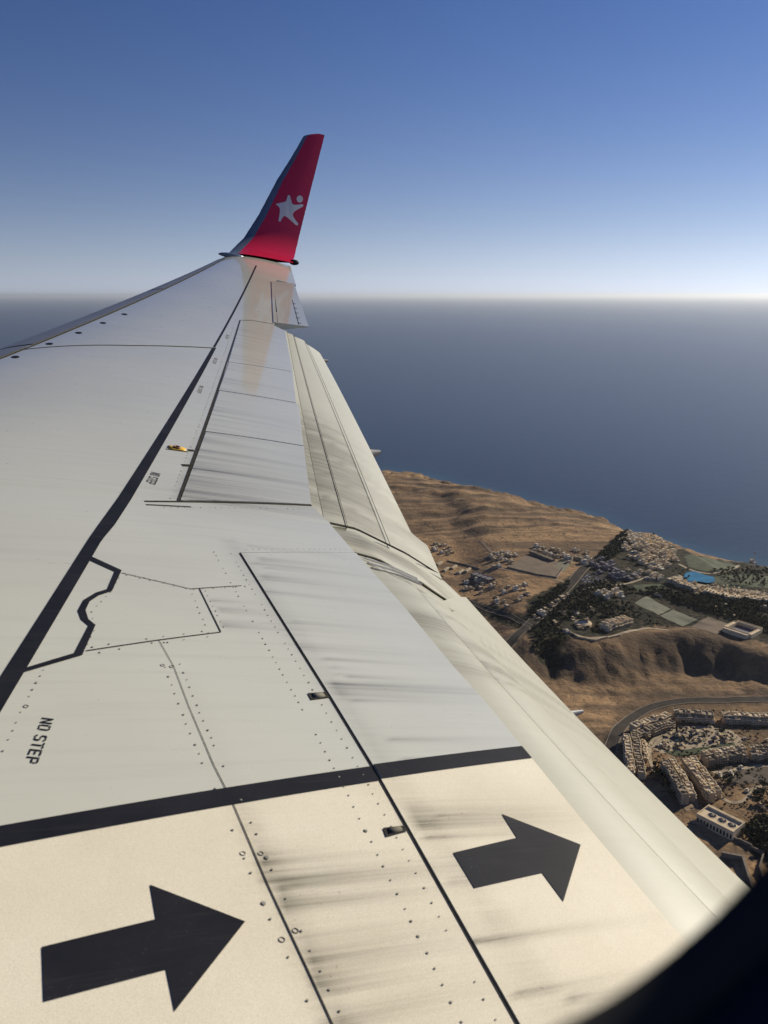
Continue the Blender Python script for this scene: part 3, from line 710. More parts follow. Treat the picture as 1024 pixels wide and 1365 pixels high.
rivet_row('rivet_row', UL([(115, 868), (212, 853.5), (294.5, 843)]), .10, .0050, .018, .3, .2); rivet_row('rivet_row', UL([(115, 868), (212, 853.5), (294.5, 843)]), .12, .0050, -.02, .3)
rivet_row('rivet_row', UL([(266, 785), (294.5, 843)]), .06, .0042, .02, .3); rivet_row('rivet_row', UL([(262, 790), (286, 846)]), .07, .0042, -.02, .3)
hin2 = [h - [.045, 0] for h in HIN]; rivet_row('rivet_row', hin2, .062, .0045, 0, .2, .1)
hin3 = [h - [.125, 0] for h in HIN]; rivet_row('rivet_row', hin3[:], .060, .0045, 0, .25, .1)
rivet_row('rivet_row', UL([(325, 733), (474, 733)]), .05, .0035, 0, .3); rivet_row('rivet_row', UL([(215, 676.5), (400, 679)]), .06, .0045, 0, .4)
rivet_row('rivet_row', UL([(160, 768), (150, 788), (122, 815), (128, 838), (112, 868)]), .07, .004, 0, .35)
rivet_row('rivet_row', UL([(60, 890), (36, 935), (0, 1010)]), .06, .004, 0, .4, .1)
hs = UL([SPX[0][0], SPX[1][0], SPX[4][0]]); rivet_row('rivet_row', [h - [.05, 0] for h in hs], .085, .006, 0, .4)
rivet_row('rivet_row', [np.array([float(6.0 + (y - 2.8) * .03), y]) for y in np.linspace(2.6, 3.4, 5)], .09, .003, 0, .6)
for p in ((229, 889), (217, 887), (35, 942), (348, 1138), (324, 1138), (394, 1241), (376, 1253)):
    c = U(*p); o = ring(c, .0065, .0009, .0012, M_RIVET, wing, 'fuel_fastener')

# ------------------------------------------------------------------ cabin window the picture is taken through
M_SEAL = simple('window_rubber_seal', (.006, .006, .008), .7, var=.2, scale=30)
M_PANEL = simple('window_surround_plastic', (.010, .014, .032), .6, var=.1, scale=10)  # near-black base colour stands in for the shade of the unbuilt cabin
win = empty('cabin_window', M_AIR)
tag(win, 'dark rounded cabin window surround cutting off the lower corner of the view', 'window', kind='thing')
def rrect(x0, x1, z0, z1, r, n=14):
    out = []
    for cx, cz, a0 in ((x1 - r, z0 + r, -90), (x1 - r, z1 - r, 0), (x0 + r, z1 - r, 90), (x0 + r, z0 + r, 180)):
        for k in range(n + 1):
            a = math.radians(a0 + 90 * k / n); out.append((cx + r * math.cos(a), cz + r * math.sin(a)))
    return out
def ring_band(name, loops, mat, label=None):
    V = [(CA[0] + x, CA[1] + y, CA[2] + z) for (pts, y) in loops for (x, z) in pts]; m = len(loops[0][0])
    return tag(autosmooth(link_mesh(name, V, grid_faces(len(loops), m, wrap=True), mat, win), 40), label)
WX0, WX1, WZ0, WZ1 = -.095, .180, -.1175, .245
o0 = rrect(WX0, WX1, WZ0, WZ1, .1)
g = lambda d: rrect(WX0 - d, WX1 + d, WZ0 - d, WZ1 + d, .1 + d)
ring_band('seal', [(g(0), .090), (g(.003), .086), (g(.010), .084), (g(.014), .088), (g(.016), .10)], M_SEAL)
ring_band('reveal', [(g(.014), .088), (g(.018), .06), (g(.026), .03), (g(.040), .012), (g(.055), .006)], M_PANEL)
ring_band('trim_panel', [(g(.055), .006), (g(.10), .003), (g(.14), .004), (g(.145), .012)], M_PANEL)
tr = NT('window_acrylic'); tb = tr.n.new('ShaderNodeBsdfTransparent'); tr.link(tb.outputs[0], tr.out.inputs['Surface'])
pv = [(CA[0] + x, CA[1] + y, CA[2] + z) for y in (.093, .096) for (x, z) in g(.004)]
nn = len(o0); link_mesh('pane', pv, [tuple(range(nn)), tuple(range(nn, 2 * nn))[::-1]] + [(k, (k + 1) % nn, nn + (k + 1) % nn, nn + k) for k in range(nn)], tr.m, win, smooth=False)

# ================================================================== the land and the sea below (metres; sea level at z = -CAM_H)
SEA_Z = -CAM_H
def hash2(i, j, seed):
    n = (i.astype(np.int64) * 374761393 + j.astype(np.int64) * 668265263 + seed * 1442695) & 0x7fffffff
    n = ((n ^ (n >> 13)) * 1274126177) & 0x7fffffff
    return ((n ^ (n >> 16)) & 0xffff) / 65535.0
def vnoise(x, y, sc_, seed=0):
    x = np.asarray(x, float) / sc_; y = np.asarray(y, float) / sc_; i, j = np.floor(x), np.floor(y); u, v = x - i, y - j
    u, v = u * u * (3 - 2 * u), v * v * (3 - 2 * v); i, j = i.astype(np.int64), j.astype(np.int64)
    return (hash2(i, j, seed) * (1 - u) + hash2(i + 1, j, seed) * u) * (1 - v) + (hash2(i, j + 1, seed) * (1 - u) + hash2(i + 1, j + 1, seed) * u) * v
def fbm(x, y, sc_, oct=4, seed=0):
    s, a, t = 0, 1, 0
    for k in range(oct): s = s + a * (vnoise(x, y, sc_ / 2**k, seed + k * 17) - .5); t += a * .5; a *= .55
    return s / t
def sstep(a, b, x): t = np.clip((x - a) / (b - a), 0, 1); return t * t * (3 - 2 * t)
def ray(px, py): return WC @ np.array([(px - 512) / FPX, (py - 682.5) / FPX, 1.0])
def flat(px, py, h=0.0): d = ray(px, py); return d[:2] * ((SEA_Z + h) / d[2])
COAST = np.array([flat(*p) for p in [(-900, 690), (-300, 668), (100, 652), (330, 640), (450, 633), (505, 629), (520, 626), (560, 632), (600, 645), (650, 655), (700, 668), (735, 675), (770, 682), (800, 690), (825, 704), (868, 712), (905, 733), (932, 738), (965, 743), (1000, 750), (1024, 753), (1100, 766), (1300, 800), (1800, 880)]])
def coast_y(x): return np.interp(x, COAST[:, 0], COAST[:, 1])
RIM = np.array([flat(px, py, 30) for px, py in [(560, 850), (660, 856), (744, 852), (793, 857), (864, 843), (940, 848), (1024, 866), (1150, 892), (1400, 940)]])
def rim_y(x): return np.interp(x, RIM[:, 0], RIM[:, 1])
RIDGES = []                                     # (x, y, half length, half width, height, tilt)
for a, b, w, hh in [((500, 640), (585, 646), 30, 10), ((545, 652), (622, 664), 34, 13), ((520, 660), (600, 672), 30, 8), ((640, 664), (720, 674), 36, 14), ((690, 678), (765, 686), 30, 9),
                    ((600, 684), (700, 694), 40, 9), ((720, 696), (800, 700), 30, 9), ((530, 690), (640, 700), 34, 8), ((760, 705), (815, 712), 24, 8), ((618, 710), (690, 712), 24, 5)]:
    A, B = flat(*a), flat(*b); RIDGES.append((A, B, w, hh))
def height(x, y):
    x = np.asarray(x, float); y = np.asarray(y, float)
    dc = coast_y(x) + 26 * fbm(x, y * 0 + 3, 90, 4, 5) - y
    h = -6 + 6 * sstep(-60, 0, dc) + 7 * sstep(0, 26, dc) + 9 * sstep(20, 260, dc)
    wild = 1 - .85 * np.clip(np.exp(-(((x - 430) / 270)**2 + ((y - 1230) / 190)**2)) + np.exp(-(((x - 370) / 190)**2 + ((y - 790) / 110)**2)) + np.exp(-(((x - 170) / 120)**2 + ((y - 1330) / 120)**2)), 0, 1)
    land = sstep(0, 60, dc)
    h = h + land * wild * (8.0 * fbm(x, y, 260, 5, 1) + 5.0 * fbm(x, y, 60, 4, 9) * sstep(20, 200, dc) + 2.2 * fbm(x, y, 22, 2, 19))
    for A, B, w, hh in RIDGES:
        d = B - A; t = np.clip(((x - A[0]) * d[0] + (y - A[1]) * d[1]) / (d @ d), 0, 1)
        xx = x + 22 * fbm(x, y, 70, 3, 31); yy = y + 22 * fbm(x, y, 70, 3, 41)
        q = (yy - (A[1] + t * d[1])) / w; along = ((xx - (A[0] + t * d[0])) / (w * 1.6))**2
        h = h + .55 * hh * land * np.exp(-along) * np.where(q < 0, np.exp(-(q / .55)**2), np.exp(-(q / 1.5)**2)) * (.75 + .5 * fbm(x, y, 40, 3, 3))
    h = h - wild * 7 * np.exp(-((dc - 55) / 60)**2) * (1 - np.abs(fbm(x, y * .35, 42, 4, 55)) * 3).clip(0, 1)
    # scarp that faces the camera, cut by gullies
    d = y - rim_y(x)
    side = sstep(120, 200, x)
    gul = 26 * fbm(x * 1.0, y * .30, 40, 4, 23)
    up = sstep(-78, 4, d + gul)
    h = h + side * (15 * up * sstep(10, 320, dc) - 9 * (1 - up) * sstep(-420, -60, d))
    h = h + side * np.exp(-((d + 60) / 46)**2) * (5 * fbm(x, y, 60, 4, 77) - 11 * np.abs(fbm(x * 1.2, y * .32, 30, 4, 78)) + 3)
    return np.where(dc > 60, np.maximum(h, 3.0 + .12 * h), h)
gx = np.concatenate([np.arange(-2600, -140, 60), np.arange(-140, 1000, 5.0), np.arange(1000, 2600, 50)])
gy = np.concatenate([np.arange(-900, 480, 60), np.arange(480, 1500, 5.0), np.arange(1500, 2800, 9.0)])
TX, TY = np.meshgrid(gx, gy, indexing='ij'); TZ = height(TX, TY)
def hgt_at(x, y):
    """height of the finished terrain sheet"""
    x = np.asarray(x, float); y = np.asarray(y, float)
    i = np.clip(np.searchsorted(gx, x) - 1, 0, len(gx) - 2); j = np.clip(np.searchsorted(gy, y) - 1, 0, len(gy) - 2)
    u = (x - gx[i]) / (gx[i + 1] - gx[i]); v = (y - gy[j]) / (gy[j + 1] - gy[j])
    return (TZ[i, j] * (1 - u) + TZ[i + 1, j] * u) * (1 - v) + (TZ[i, j + 1] * (1 - u) + TZ[i + 1, j + 1] * u) * v
def G(px, py, up=0.0):
    """world point of the terrain seen there in the photograph, 'up' metres above the ground"""
    d = ray(px, py); h = 12.0
    for _ in range(14):
        p = d[:2] * ((SEA_Z + h + up) / d[2]); h = .5 * h + .5 * float(hgt_at(p[0], p[1]))
    return np.array([p[0], p[1], SEA_Z + h])
def GL2(pts): return [G(*p)[:2] for p in pts]
def zt(x, y): return SEA_Z + hgt_at(x, y)
def in_poly(x, y, poly):
    x = np.asarray(x); y = np.asarray(y); c = np.zeros(x.shape, bool); P = np.array(poly)
    for (x0, y0), (x1, y1) in zip(P, np.roll(P, -1, 0)):
        c ^= ((y0 > y) != (y1 > y)) & (x < (x1 - x0) * (y - y0) / (y1 - y0 + 1e-12) + x0)
    return c

# --- materials of the land
def terrain_mat():
    t = NT('desert_ground'); veg = t.attr('veg').outputs['Fac']; dark = t.attr('rock_shade').outputs['Fac']
    n1 = t.noise(.006, 6, .6); n2 = t.noise(.03, 6, .65, dist=1.0); n3 = t.noise(.18, 4, .6)
    band = t.noise(1.0, 5, .6, t.map((.004, .030, .02)))
    c = t.mix(t.ramp(n1, [(.34, 0.), (.66, 1.)]), (.29, .18, .092), (.46, .295, .155))
    c = t.mix(t.ramp(band, [(.45, 0.), (.60, .9)]), c, (.125, .088, .058))
    c = t.mix(t.ramp(n2, [(.50, 0.), (.70, .8)]), c, (.145, .10, .065))
    c = t.mix(t.ramp(n2, [(.25, .55), (.42, 0.)]), c, (.34, .24, .15))
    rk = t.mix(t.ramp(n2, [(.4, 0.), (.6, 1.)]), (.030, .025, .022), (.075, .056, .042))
    c = t.mix(t.math('MULTIPLY', dark, t.ramp(n2, [(.28, 1.), (.66, .45)])), c, rk)  # dark ground colour; also carries the painted shade of the slopes
    vg = t.mix(t.ramp(n3, [(.4, 0.), (.62, 1.)]), (.012, .015, .010), (.042, .040, .026))
    c = t.mix(t.math('MULTIPLY', veg, t.ramp(n2, [(.25, .75), (.45, 1.)])), c, vg)
    c = t.mix(t.math('MULTIPLY', t.ramp(n3, [(.50, 0.), (.66, 1.)]), .60), c, (.10, .070, .046))
    t.set(base=c, rough=.95, spec=.1); t.bump(t.math('ADD', n3, t.math('MULTIPLY', n2, 2.0)), .55, 2.5)
    return t.m
M_LAND = terrain_mat()
M_ASPH = simple('asphalt', (.058, .050, .042), .95, var=.3, scale=.05, spec=.08)
M_TRACK = simple('packed_dirt_track', (.25, .175, .11), .95, var=.2, scale=.05)
M_PAVE = simple('pale_paving', (.34, .27, .18), .9, var=.25, scale=.12)
M_LAWN = simple('lawn_grass', (.045, .058, .022), .95, var=.35, scale=.06)
M_COURT = simple('dry_green_court', (.17, .175, .115), .9, var=.2, scale=.05)
M_COURT2 = simple('brown_sand_court', (.16, .115, .075), .9, var=.2, scale=.05)
M_POOL = simple('pool_water', (.045, .19, .28), .15, var=.25, scale=.05)
M_CREAM = simple('cream_render', (.62, .50, .33), .9, var=.18, scale=.15)
M_SAND = simple('sand_render', (.46, .36, .235), .9, var=.2, scale=.15)
M_WHT = simple('white_render', (.66, .59, .46), .85, var=.12, scale=.2)
M_MAUVE = simple('mauve_grey_roof', (.17, .15, .16), .9, var=.25, scale=.15)
M_TERRA = simple('terracotta_roof', (.33, .16, .09), .85, var=.2, scale=.2)
M_GLASS = simple('dark_window_glass', (.020, .023, .028), .25, var=.3, scale=.3)
M_STONE = simple('stone_wall', (.20, .16, .12), .95, var=.25, scale=.2)
M_BARK = simple('tree_bark', (.07, .05, .035), .95, var=.2, scale=2)
def leaf_mat(name, a, b):
    t = NT(name); f = t.noise(.35, 3, .6); t.set(base=t.mix(t.ramp(f, [(.35, 0.), (.65, 1.)]), a, b), rough=.85, spec=.15); return t.m
M_LEAF = leaf_mat('dark_tree_leaves', (.012, .016, .009), (.034, .038, .019))
M_LEAF2 = leaf_mat('olive_tree_leaves', (.030, .034, .018), (.065, .066, .036))
M_PARA = simple('straw_parasol', (.42, .32, .19), .9, var=.2, scale=.3)

def sea_mat():
    t = NT('sea_water'); sh = t.attr('shallow').outputs['Fac']
    n = t.noise(.0006, 4, .6, t.map((1, .35, 1)))
    c = t.mix(t.ramp(n, [(.35, 0.), (.65, 1.)]), (.004, .013, .020), (.008, .019, .027))
    c = t.mix(sh, c, (.030, .085, .105))
    t.set(base=c, rough=.30, spec=.45)
    h = t.math('ADD', t.noise(.12, 3, .6), t.math('MULTIPLY', t.noise(.025, 3, .6), 2.0)); t.bump(h, .25, 1.0)
    return t.m
M_SEA = sea_mat()

# --- sea sheet: polar rings out to the horizon
rad = np.concatenate([np.linspace(0, 3200, 60), np.geomspace(3400, 4.0e5, 50)]); nA = 128
A_ = np.linspace(0, 2 * math.pi, nA, endpoint=False)
SV = np.stack([rad[:, None] * np.sin(A_)[None, :], rad[:, None] * np.cos(A_)[None, :], np.full((len(rad), nA), SEA_Z)], -1).reshape(-1, 3)
dsh = SV[:, 1] - coast_y(SV[:, 0]); shal = np.clip(np.exp(-np.maximum(dsh, 0) / 45) * .8, 0, 1) * (np.abs(SV[:, 0]) < 4000)
tag(link_mesh('sea', SV, grid_faces(len(rad), nA, wrap=True, flip=True), M_SEA, attrs={'shallow': shal}), kind='structure')

# --- terrain sheet
VEG = [GL2([(692, 846), (706, 800), (738, 780), (768, 764), (800, 738), (822, 714), (866, 711), (900, 733), (960, 746), (1024, 756), (1060, 800), (1060, 872), (960, 838), (872, 834), (800, 848), (742, 850)]),
       GL2([(700, 842), (760, 846), (742, 900), (715, 880)]), GL2([(980, 1100), (1080, 1085), (1080, 1180), (1010, 1150)]), GL2([(604, 792), (650, 806), (712, 830), (706, 842), (640, 822), (602, 802)])]
nz = 14 * fbm(TX, TY, 40, 4, 61); nz2 = 14 * fbm(TX, TY, 40, 4, 62); vegm = np.zeros(TX.shape)
for P in VEG: vegm = np.maximum(vegm, in_poly(TX + nz, TY + nz2, P))
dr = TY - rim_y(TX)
rock_shade_m = sstep(120, 200, TX) * 1.3 * np.exp(-((dr + 40) / 42)**2) * np.clip(.85 + .7 * fbm(TX * 1.2, TY * .4, 40, 4, 91), 0, 1)  # camera-facing scarp darkened in colour to deepen its shade
rock_shade_m = np.maximum(rock_shade_m, .75 * in_poly(TX + nz, TY + nz2, GL2([(820, 945), (870, 925), (1060, 925), (1060, 940), (900, 946), (850, 965), (828, 1010), (800, 1010)])))
rock_shade_m = np.maximum(rock_shade_m, (.50 + .5 * fbm(TX, TY, 30, 3, 71)) * in_poly(TX + nz * .6, TY + nz2 * .6, GL2([(826, 1030), (832, 975), (862, 950), (905, 940), (1060, 938), (1060, 1120), (960, 1110), (880, 1060)])))
far = np.zeros(TX.shape)
for A, B, w, hh in RIDGES:
    d_ = B - A; t_ = np.clip(((TX - A[0]) * d_[0] + (TY - A[1]) * d_[1]) / (d_ @ d_), 0, 1)
    far = np.maximum(far, np.exp(-((TX + 2 * nz - A[0] - t_ * d_[0]) / (w * 1.8))**2 - ((TY + nz2 - A[1] - t_ * d_[1] + w * .35) / (w * .55))**2))  # near side of each ridge: its shade put into the ground colour
rock_shade_m = np.clip(np.maximum(rock_shade_m, .8 * far), 0, 1)
land = link_mesh('desert_terrain', np.stack([TX, TY, TZ + SEA_Z], -1).reshape(-1, 3), grid_faces(len(gx), len(gy)), M_LAND, attrs={'veg': vegm, 'rock_shade': rock_shade_m})
tag(land, kind='structure')

# --- sheets on the ground
def sheet(name, poly, mat, off=.30, maxlen=9.0, kind='structure', level=False):
    bm = bmesh.new(); f = bm.faces.new([bm.verts.new((p[0], p[1], 0)) for p in poly]); bmesh.ops.triangulate(bm, faces=[f])
    for _ in range(6):
        es = [e for e in bm.edges if e.calc_length() > maxlen]
        if not es: break
        bmesh.ops.subdivide_edges(bm, edges=es, cuts=1); bmesh.ops.triangulate(bm, faces=bm.faces[:])
    bm.normal_update()
    if sum(f.normal.z for f in bm.faces) < 0: bmesh.ops.reverse_faces(bm, faces=bm.faces[:])
    P = np.array([v.co[:] for v in bm.verts]); Z = zt(P[:, 0], P[:, 1])
    if level: Z = np.full(len(P), Z.max())
    for v, z in zip(bm.verts, Z): v.co.z = z + off
    me = bpy.data.meshes.new(name); bm.to_mesh(me); bm.free(); me.materials.append(mat)
    o = bpy.data.objects.new(name, me); col.objects.link(o); o['kind'] = kind; return o
def smooth_line(P, n):
    P = np.array(P, float)
    for _ in range(3):
        Q = [P[0]]
        for a, b in zip(P[:-1], P[1:]): Q += [.75 * a + .25 * b, .25 * a + .75 * b]
        P = np.array(Q + [P[-1]])
    return resample(P, n)
def road(name, px, width, mat=M_ASPH, off=.35, kerb=True):
    L = smooth_line(GL2(px), 90); T = np.gradient(L, axis=0); T /= np.linalg.norm(T, axis=1)[:, None]; N = np.stack([-T[:, 1], T[:, 0]], -1)
    cols = [-.5, -.25, 0, .25, .5]; V = []
    for k in cols:
        Q = L + N * width * k; V.append(np.stack([Q[:, 0], Q[:, 1], zt(Q[:, 0], Q[:, 1]) + off], -1))
    V = np.stack(V, 1); Vr = V.reshape(-1, 3)
    o = tag(link_mesh(name, Vr, grid_faces(len(L), 5), mat), kind='structure')
    if kerb:
        for sgn in (-1, 1):
            pr = []
            for d, z in ((0, 0), (0, .3), (1.0, .3), (1.0, -.3)):
                Q = L + N * sgn * (width / 2 + d); pr.append(np.stack([Q[:, 0], Q[:, 1], zt(Q[:, 0], Q[:, 1]) + off + z], -1))
            link_mesh('kerb', np.stack(pr, 1).reshape(-1, 3), grid_faces(len(L), 4), M_STONE, o, smooth=False)
    return o
road('road', [(640, 900), (690, 846), (728, 812), (758, 782), (778, 756), (800, 742), (828, 727), (846, 722)], 14)
road('road', [(806, 1040), (812, 1000), (826, 968), (858, 945), (905, 934), (960, 934), (1040, 932), (1100, 930)], 11)
road('road', [(600, 794), (640, 808), (690, 826), (716, 838)], 7)
road('path', [(735, 832), (760, 846), (792, 853), (826, 846), (864, 836), (890, 840)], 5, M_PAVE, kerb=False)
road('path', [(766, 790), (790, 782), (830, 780), (862, 770)], 5, M_PAVE, kerb=False)
road('path', [(985, 753), (970, 762), (950, 766), (925, 762), (905, 752)], 5, M_PAVE, kerb=False)
road('path', [(600, 764), (640, 758), (690, 762), (730, 770), (752, 776)], 6, M_TRACK, kerb=False)
road('path', [(640, 720), (660, 740), (668, 752), (648, 760)], 5, M_TRACK, kerb=False)
road('path', [(872, 1030), (866, 1010), (866, 990), (880, 980), (900, 985)], 3.5, M_PAVE, kerb=False)
road('path', [(950, 1030), (985, 1026), (1010, 1020), (1040, 1022)], 4, M_PAVE, kerb=False)
road('path', [(955, 1060), (975, 1072), (995, 1068), (1002, 1050), (1030, 1048)], 4, M_PAVE, kerb=False)
sheet('lawn', GL2([(912, 742), (938, 742), (968, 748), (986, 756), (972, 762), (940, 762), (918, 756)]), M_LAWN)
sheet('lawn', GL2([(940, 772), (1000, 766), (1040, 770), (1040, 786), (970, 784)]), M_LAWN)
sheet('lawn', GL2([(845, 780), (890, 778), (880, 788), (846, 788)]), M_LAWN)
sheet('sports_court', GL2([(846, 804), (862, 795), (894, 812), (878, 820)]), M_COURT)
sheet('sports_court', GL2([(880, 821), (897, 813), (930, 826), (910, 835)]), M_COURT)
sheet('sports_court', GL2([(920, 836), (944, 822), (972, 832), (956, 846)]), M_COURT2)
sheet('plaza', GL2([(892, 770), (905, 766), (930, 778), (1030, 792), (1030, 802), (940, 794), (900, 782)]), M_PAVE)
sheet('plaza', GL2([(868, 996), (880, 978), (905, 968), (940, 968), (975, 974), (990, 986), (985, 996), (950, 1002), (905, 1004), (880, 1004)]), M_PAVE, off=.25)
sheet('lawn', GL2([(884, 1002), (940, 996), (978, 990), (982, 996), (950, 1004), (900, 1008)]), M_LAWN, off=.45)
sheet('bare_field', GL2([(676, 756), (702, 740), (752, 750), (742, 770)]), M_COURT2, off=.3)
sheet('bare_field', GL2([(738, 756), (752, 744), (764, 748), (752, 762)]), M_COURT, off=.3)
sheet('car_park', GL2([(770, 774), (788, 762), (812, 768), (806, 780), (780, 782)]), M_ASPH, off=.3)
sheet('car_park', GL2([(905, 1066), (930, 1062), (932, 1078), (915, 1082)]), M_TRACK, off=.3)
sheet('bare_field', GL2([(955, 1022), (1010, 1012), (1040, 1014), (1040, 1040), (990, 1046), (965, 1040)]), simple('dark_soil', (.085, .065, .048), .95, var=.3, scale=.08), off=.25)
po = sheet('swimming_pool', GL2([(911, 770), (914, 764), (926, 762), (940, 767), (952, 770), (953, 777), (944, 779), (932, 777), (918, 776)]), M_POOL, off=.75, level=True)
tag(po, 'bright blue irregular swimming pool behind the beach lawn', 'pool', kind='thing')

# --- building kit
class MB:
    def __init__(s): s.v, s.f = [], []
    def box(s, c, u, w, L, D, z0, z1, slope=0):
        """box: centre c (x, y), unit axes u and w, full sizes L, D"""
        b = len(s.v)
        for z, k in ((z0, 1), (z1, 1 - slope)):
            for a, d in ((-1, -1), (1, -1), (1, 1), (-1, 1)):
                p = c + u * a * L / 2 * k + w * d * D / 2 * k; s.v.append((p[0], p[1], z))
        s.f += [(b + 4, b + 5, b + 6, b + 7), (b, b + 1, b + 5, b + 4), (b + 1, b + 2, b + 6, b + 5), (b + 2, b + 3, b + 7, b + 6), (b + 3, b, b + 4, b + 7)]
    def rim(s, c, u, w, L, D, z, h=.7, t=.35):
        for d in (-1, 1): s.box(c + w * d * (D / 2 - t / 2), u, w, L, t, z, z + h); s.box(c + u * d * (L / 2 - t / 2), u, w, t, D - 2 * t, z, z + h)
    def dome(s, c, r, z, n=10, m=4):
        b = len(s.v)
        for i in range(m + 1):
            a = math.pi / 2 * i / m
            for k in range(n): s.v.append((c[0] + r * math.cos(a) * math.cos(2 * math.pi * k / n), c[1] + r * math.cos(a) * math.sin(2 * math.pi * k / n), z + r * math.sin(a)))
        s.f += grid_faces(m + 1, n, b, wrap=True)
    def cyl(s, c, r0, r1, z0, z1, n=12, cap=True):
        b = len(s.v)
        for r, z in ((r0, z0), (r1, z1)):
            for k in range(n): s.v.append((c[0] + r * math.cos(2 * math.pi * k / n), c[1] + r * math.sin(2 * math.pi * k / n), z))
        s.f += [(b + k, b + (k + 1) % n, b + n + (k + 1) % n, b + n + k) for k in range(n)]
        if cap: s.f.append(tuple(b + n + k for k in range(n)))
    def build(s, name, mat, parent=None):
        return link_mesh(name, s.v, s.f, mat, parent, smooth=False) if s.f else None
def local(mb, o):
    mb.v = [(x - o[0], y - o[1], z - o[2]) for x, y, z in mb.v]; return mb
def axes(a, b):
    u = (b - a) / (np.linalg.norm(b - a) + 1e-9); w = np.array([-u[1], u[0]]); return u, w
def terrace(p0, p1, width, hgt, label, name='apartment_block', cat='building', group=None, wall=M_SAND, roof=M_CREAM, unit=5.5, seed=1, stagger=1.8, storeys=3, cap_frac=.5):
    """row of flat-roofed units along the line p0-p1 (image points of the roof's centre line)"""
    q = random.Random(seed); A, B = G(*p0, up=hgt), G(*p1, up=hgt); a, b = A[:2], B[:2]; u, w = axes(a, b); L = np.linalg.norm(b - a); n = max(2, int(round(L / unit))); du = L / n
    o = empty(name, loc=(*((a + b) / 2), float(zt(*((a + b) / 2))))); tag(o, label, cat, group); org = np.array(o.location)
    wl_, gz, rf, bal = MB(), MB(), MB(), MB(); near = w if w[1] < 0 else -w
    for k in range(n):
        c = a + u * du * (k + .5) + w * q.uniform(-1, 1) * stagger; z0 = float(zt(c[0], c[1])); hh = hgt + q.uniform(-.8, .8) * (1 if stagger else 0); D = width * q.uniform(.86, 1.0)
        wl_.box(c, u, w, du + .05, D, z0 - 2, z0 + hh); rf.rim(c, u, w, du - .1, D + .12, z0 + hh, .9, .5)
        rf.box(c, u, w, du - 1.1, D - 1.1, z0 + hh - .02, z0 + hh + .12)
        if q.random() < cap_frac: rf.box(c + w * q.uniform(-.25, .25) * D + u * q.uniform(-.2, .2) * du, u, w, du * q.uniform(.3, .5), D * q.uniform(.22, .4), z0 + hh + .1, z0 + hh + q.uniform(1.6, 2.8))
        for j in range(storeys):
            zz = z0 + .6 + j * hh / storeys; hw = hh / storeys * .52
            for sgn in (-1, 1):
                for off in (-.25, .25): gz.box(c + w * sgn * (D / 2) + u * off * du, u, w, du * .27, .12, zz, zz + hw)
                if j: bal.box(c + w * sgn * (D / 2 + .6), u, w, du * .86, 1.2, zz - .35, zz + .45)
    for mb, nm, mt in ((wl_, 'wall', wall), (rf, 'roof', roof), (gz, 'glazing', M_GLASS), (bal, 'balcony', roof)):
        c_ = local(mb, org).build(nm, mt, o)
        if c_ is not None: c_['kind'] = 'stuff'
    return o
TER = [  # the holiday settlement in the near corner
 ((844, 968), (893, 951), 9, 8.5, 'staggered apartment row behind, at the bend of the ring road', 5), ((848, 978), (896, 961), 9, 7.0, 'staggered apartment row in front, at the bend of the ring road', 15),
 ((898, 948), (951, 952), 9, 9, 'long apartment row along the ring road, first after the bend', 6), ((900, 955), (953, 959), 5, 5.5, 'low garden row in front of the first long ring road row', 16),
 ((963, 951), (1026, 954), 9, 9, 'second long apartment row along the straight of the ring road', 7), ((965, 958), (1028, 961), 5, 5.5, 'low garden row in front of the second ring road row', 17),
 ((836, 980), (842, 1028), 7, 8, 'apartment row hugging the wing edge', 8), ((846, 978), (855, 1030), 7, 7, 'apartment row one strip in from the wing edge', 18), ((858, 986), (862, 1012), 3.5, 3.5, 'narrow low row facing the oval pool garden', 28),
 ((886, 1014), (915, 1060), 7, 10, 'slanting apartment block with two long roof strips, left half', 9), ((894, 1011), (925, 1058), 6, 8.5, 'slanting apartment block with two long roof strips, right half', 19),
 ((914, 1012), (949, 1058), 7, 9.5, 'stepped slanting block right of the alley, left half', 10), ((922, 1009), (958, 1055), 6, 8, 'stepped slanting block right of the alley, right half', 20),
 ((938, 1004), (992, 996), 8, 9, 'apartment row below the oval pool garden, rear half', 11), ((940, 1011), (993, 1003), 8, 7.5, 'apartment row below the oval pool garden, front half', 21),
 ((1000, 997), (1040, 993), 8, 9, 'apartment row cut by the picture edge, rear half', 12), ((1001, 1004), (1040, 1000), 7, 7.5, 'apartment row cut by the picture edge, front half', 22)]
for p0, p1, w_, h_, lab, sd in TER: terrace(p0, p1, w_, h_, lab, seed=sd, group='apartment rows of the near settlement', wall=M_SAND, roof=M_CREAM if sd % 3 else M_PAVE, stagger=.9 if w_ < 8 else 1.8)
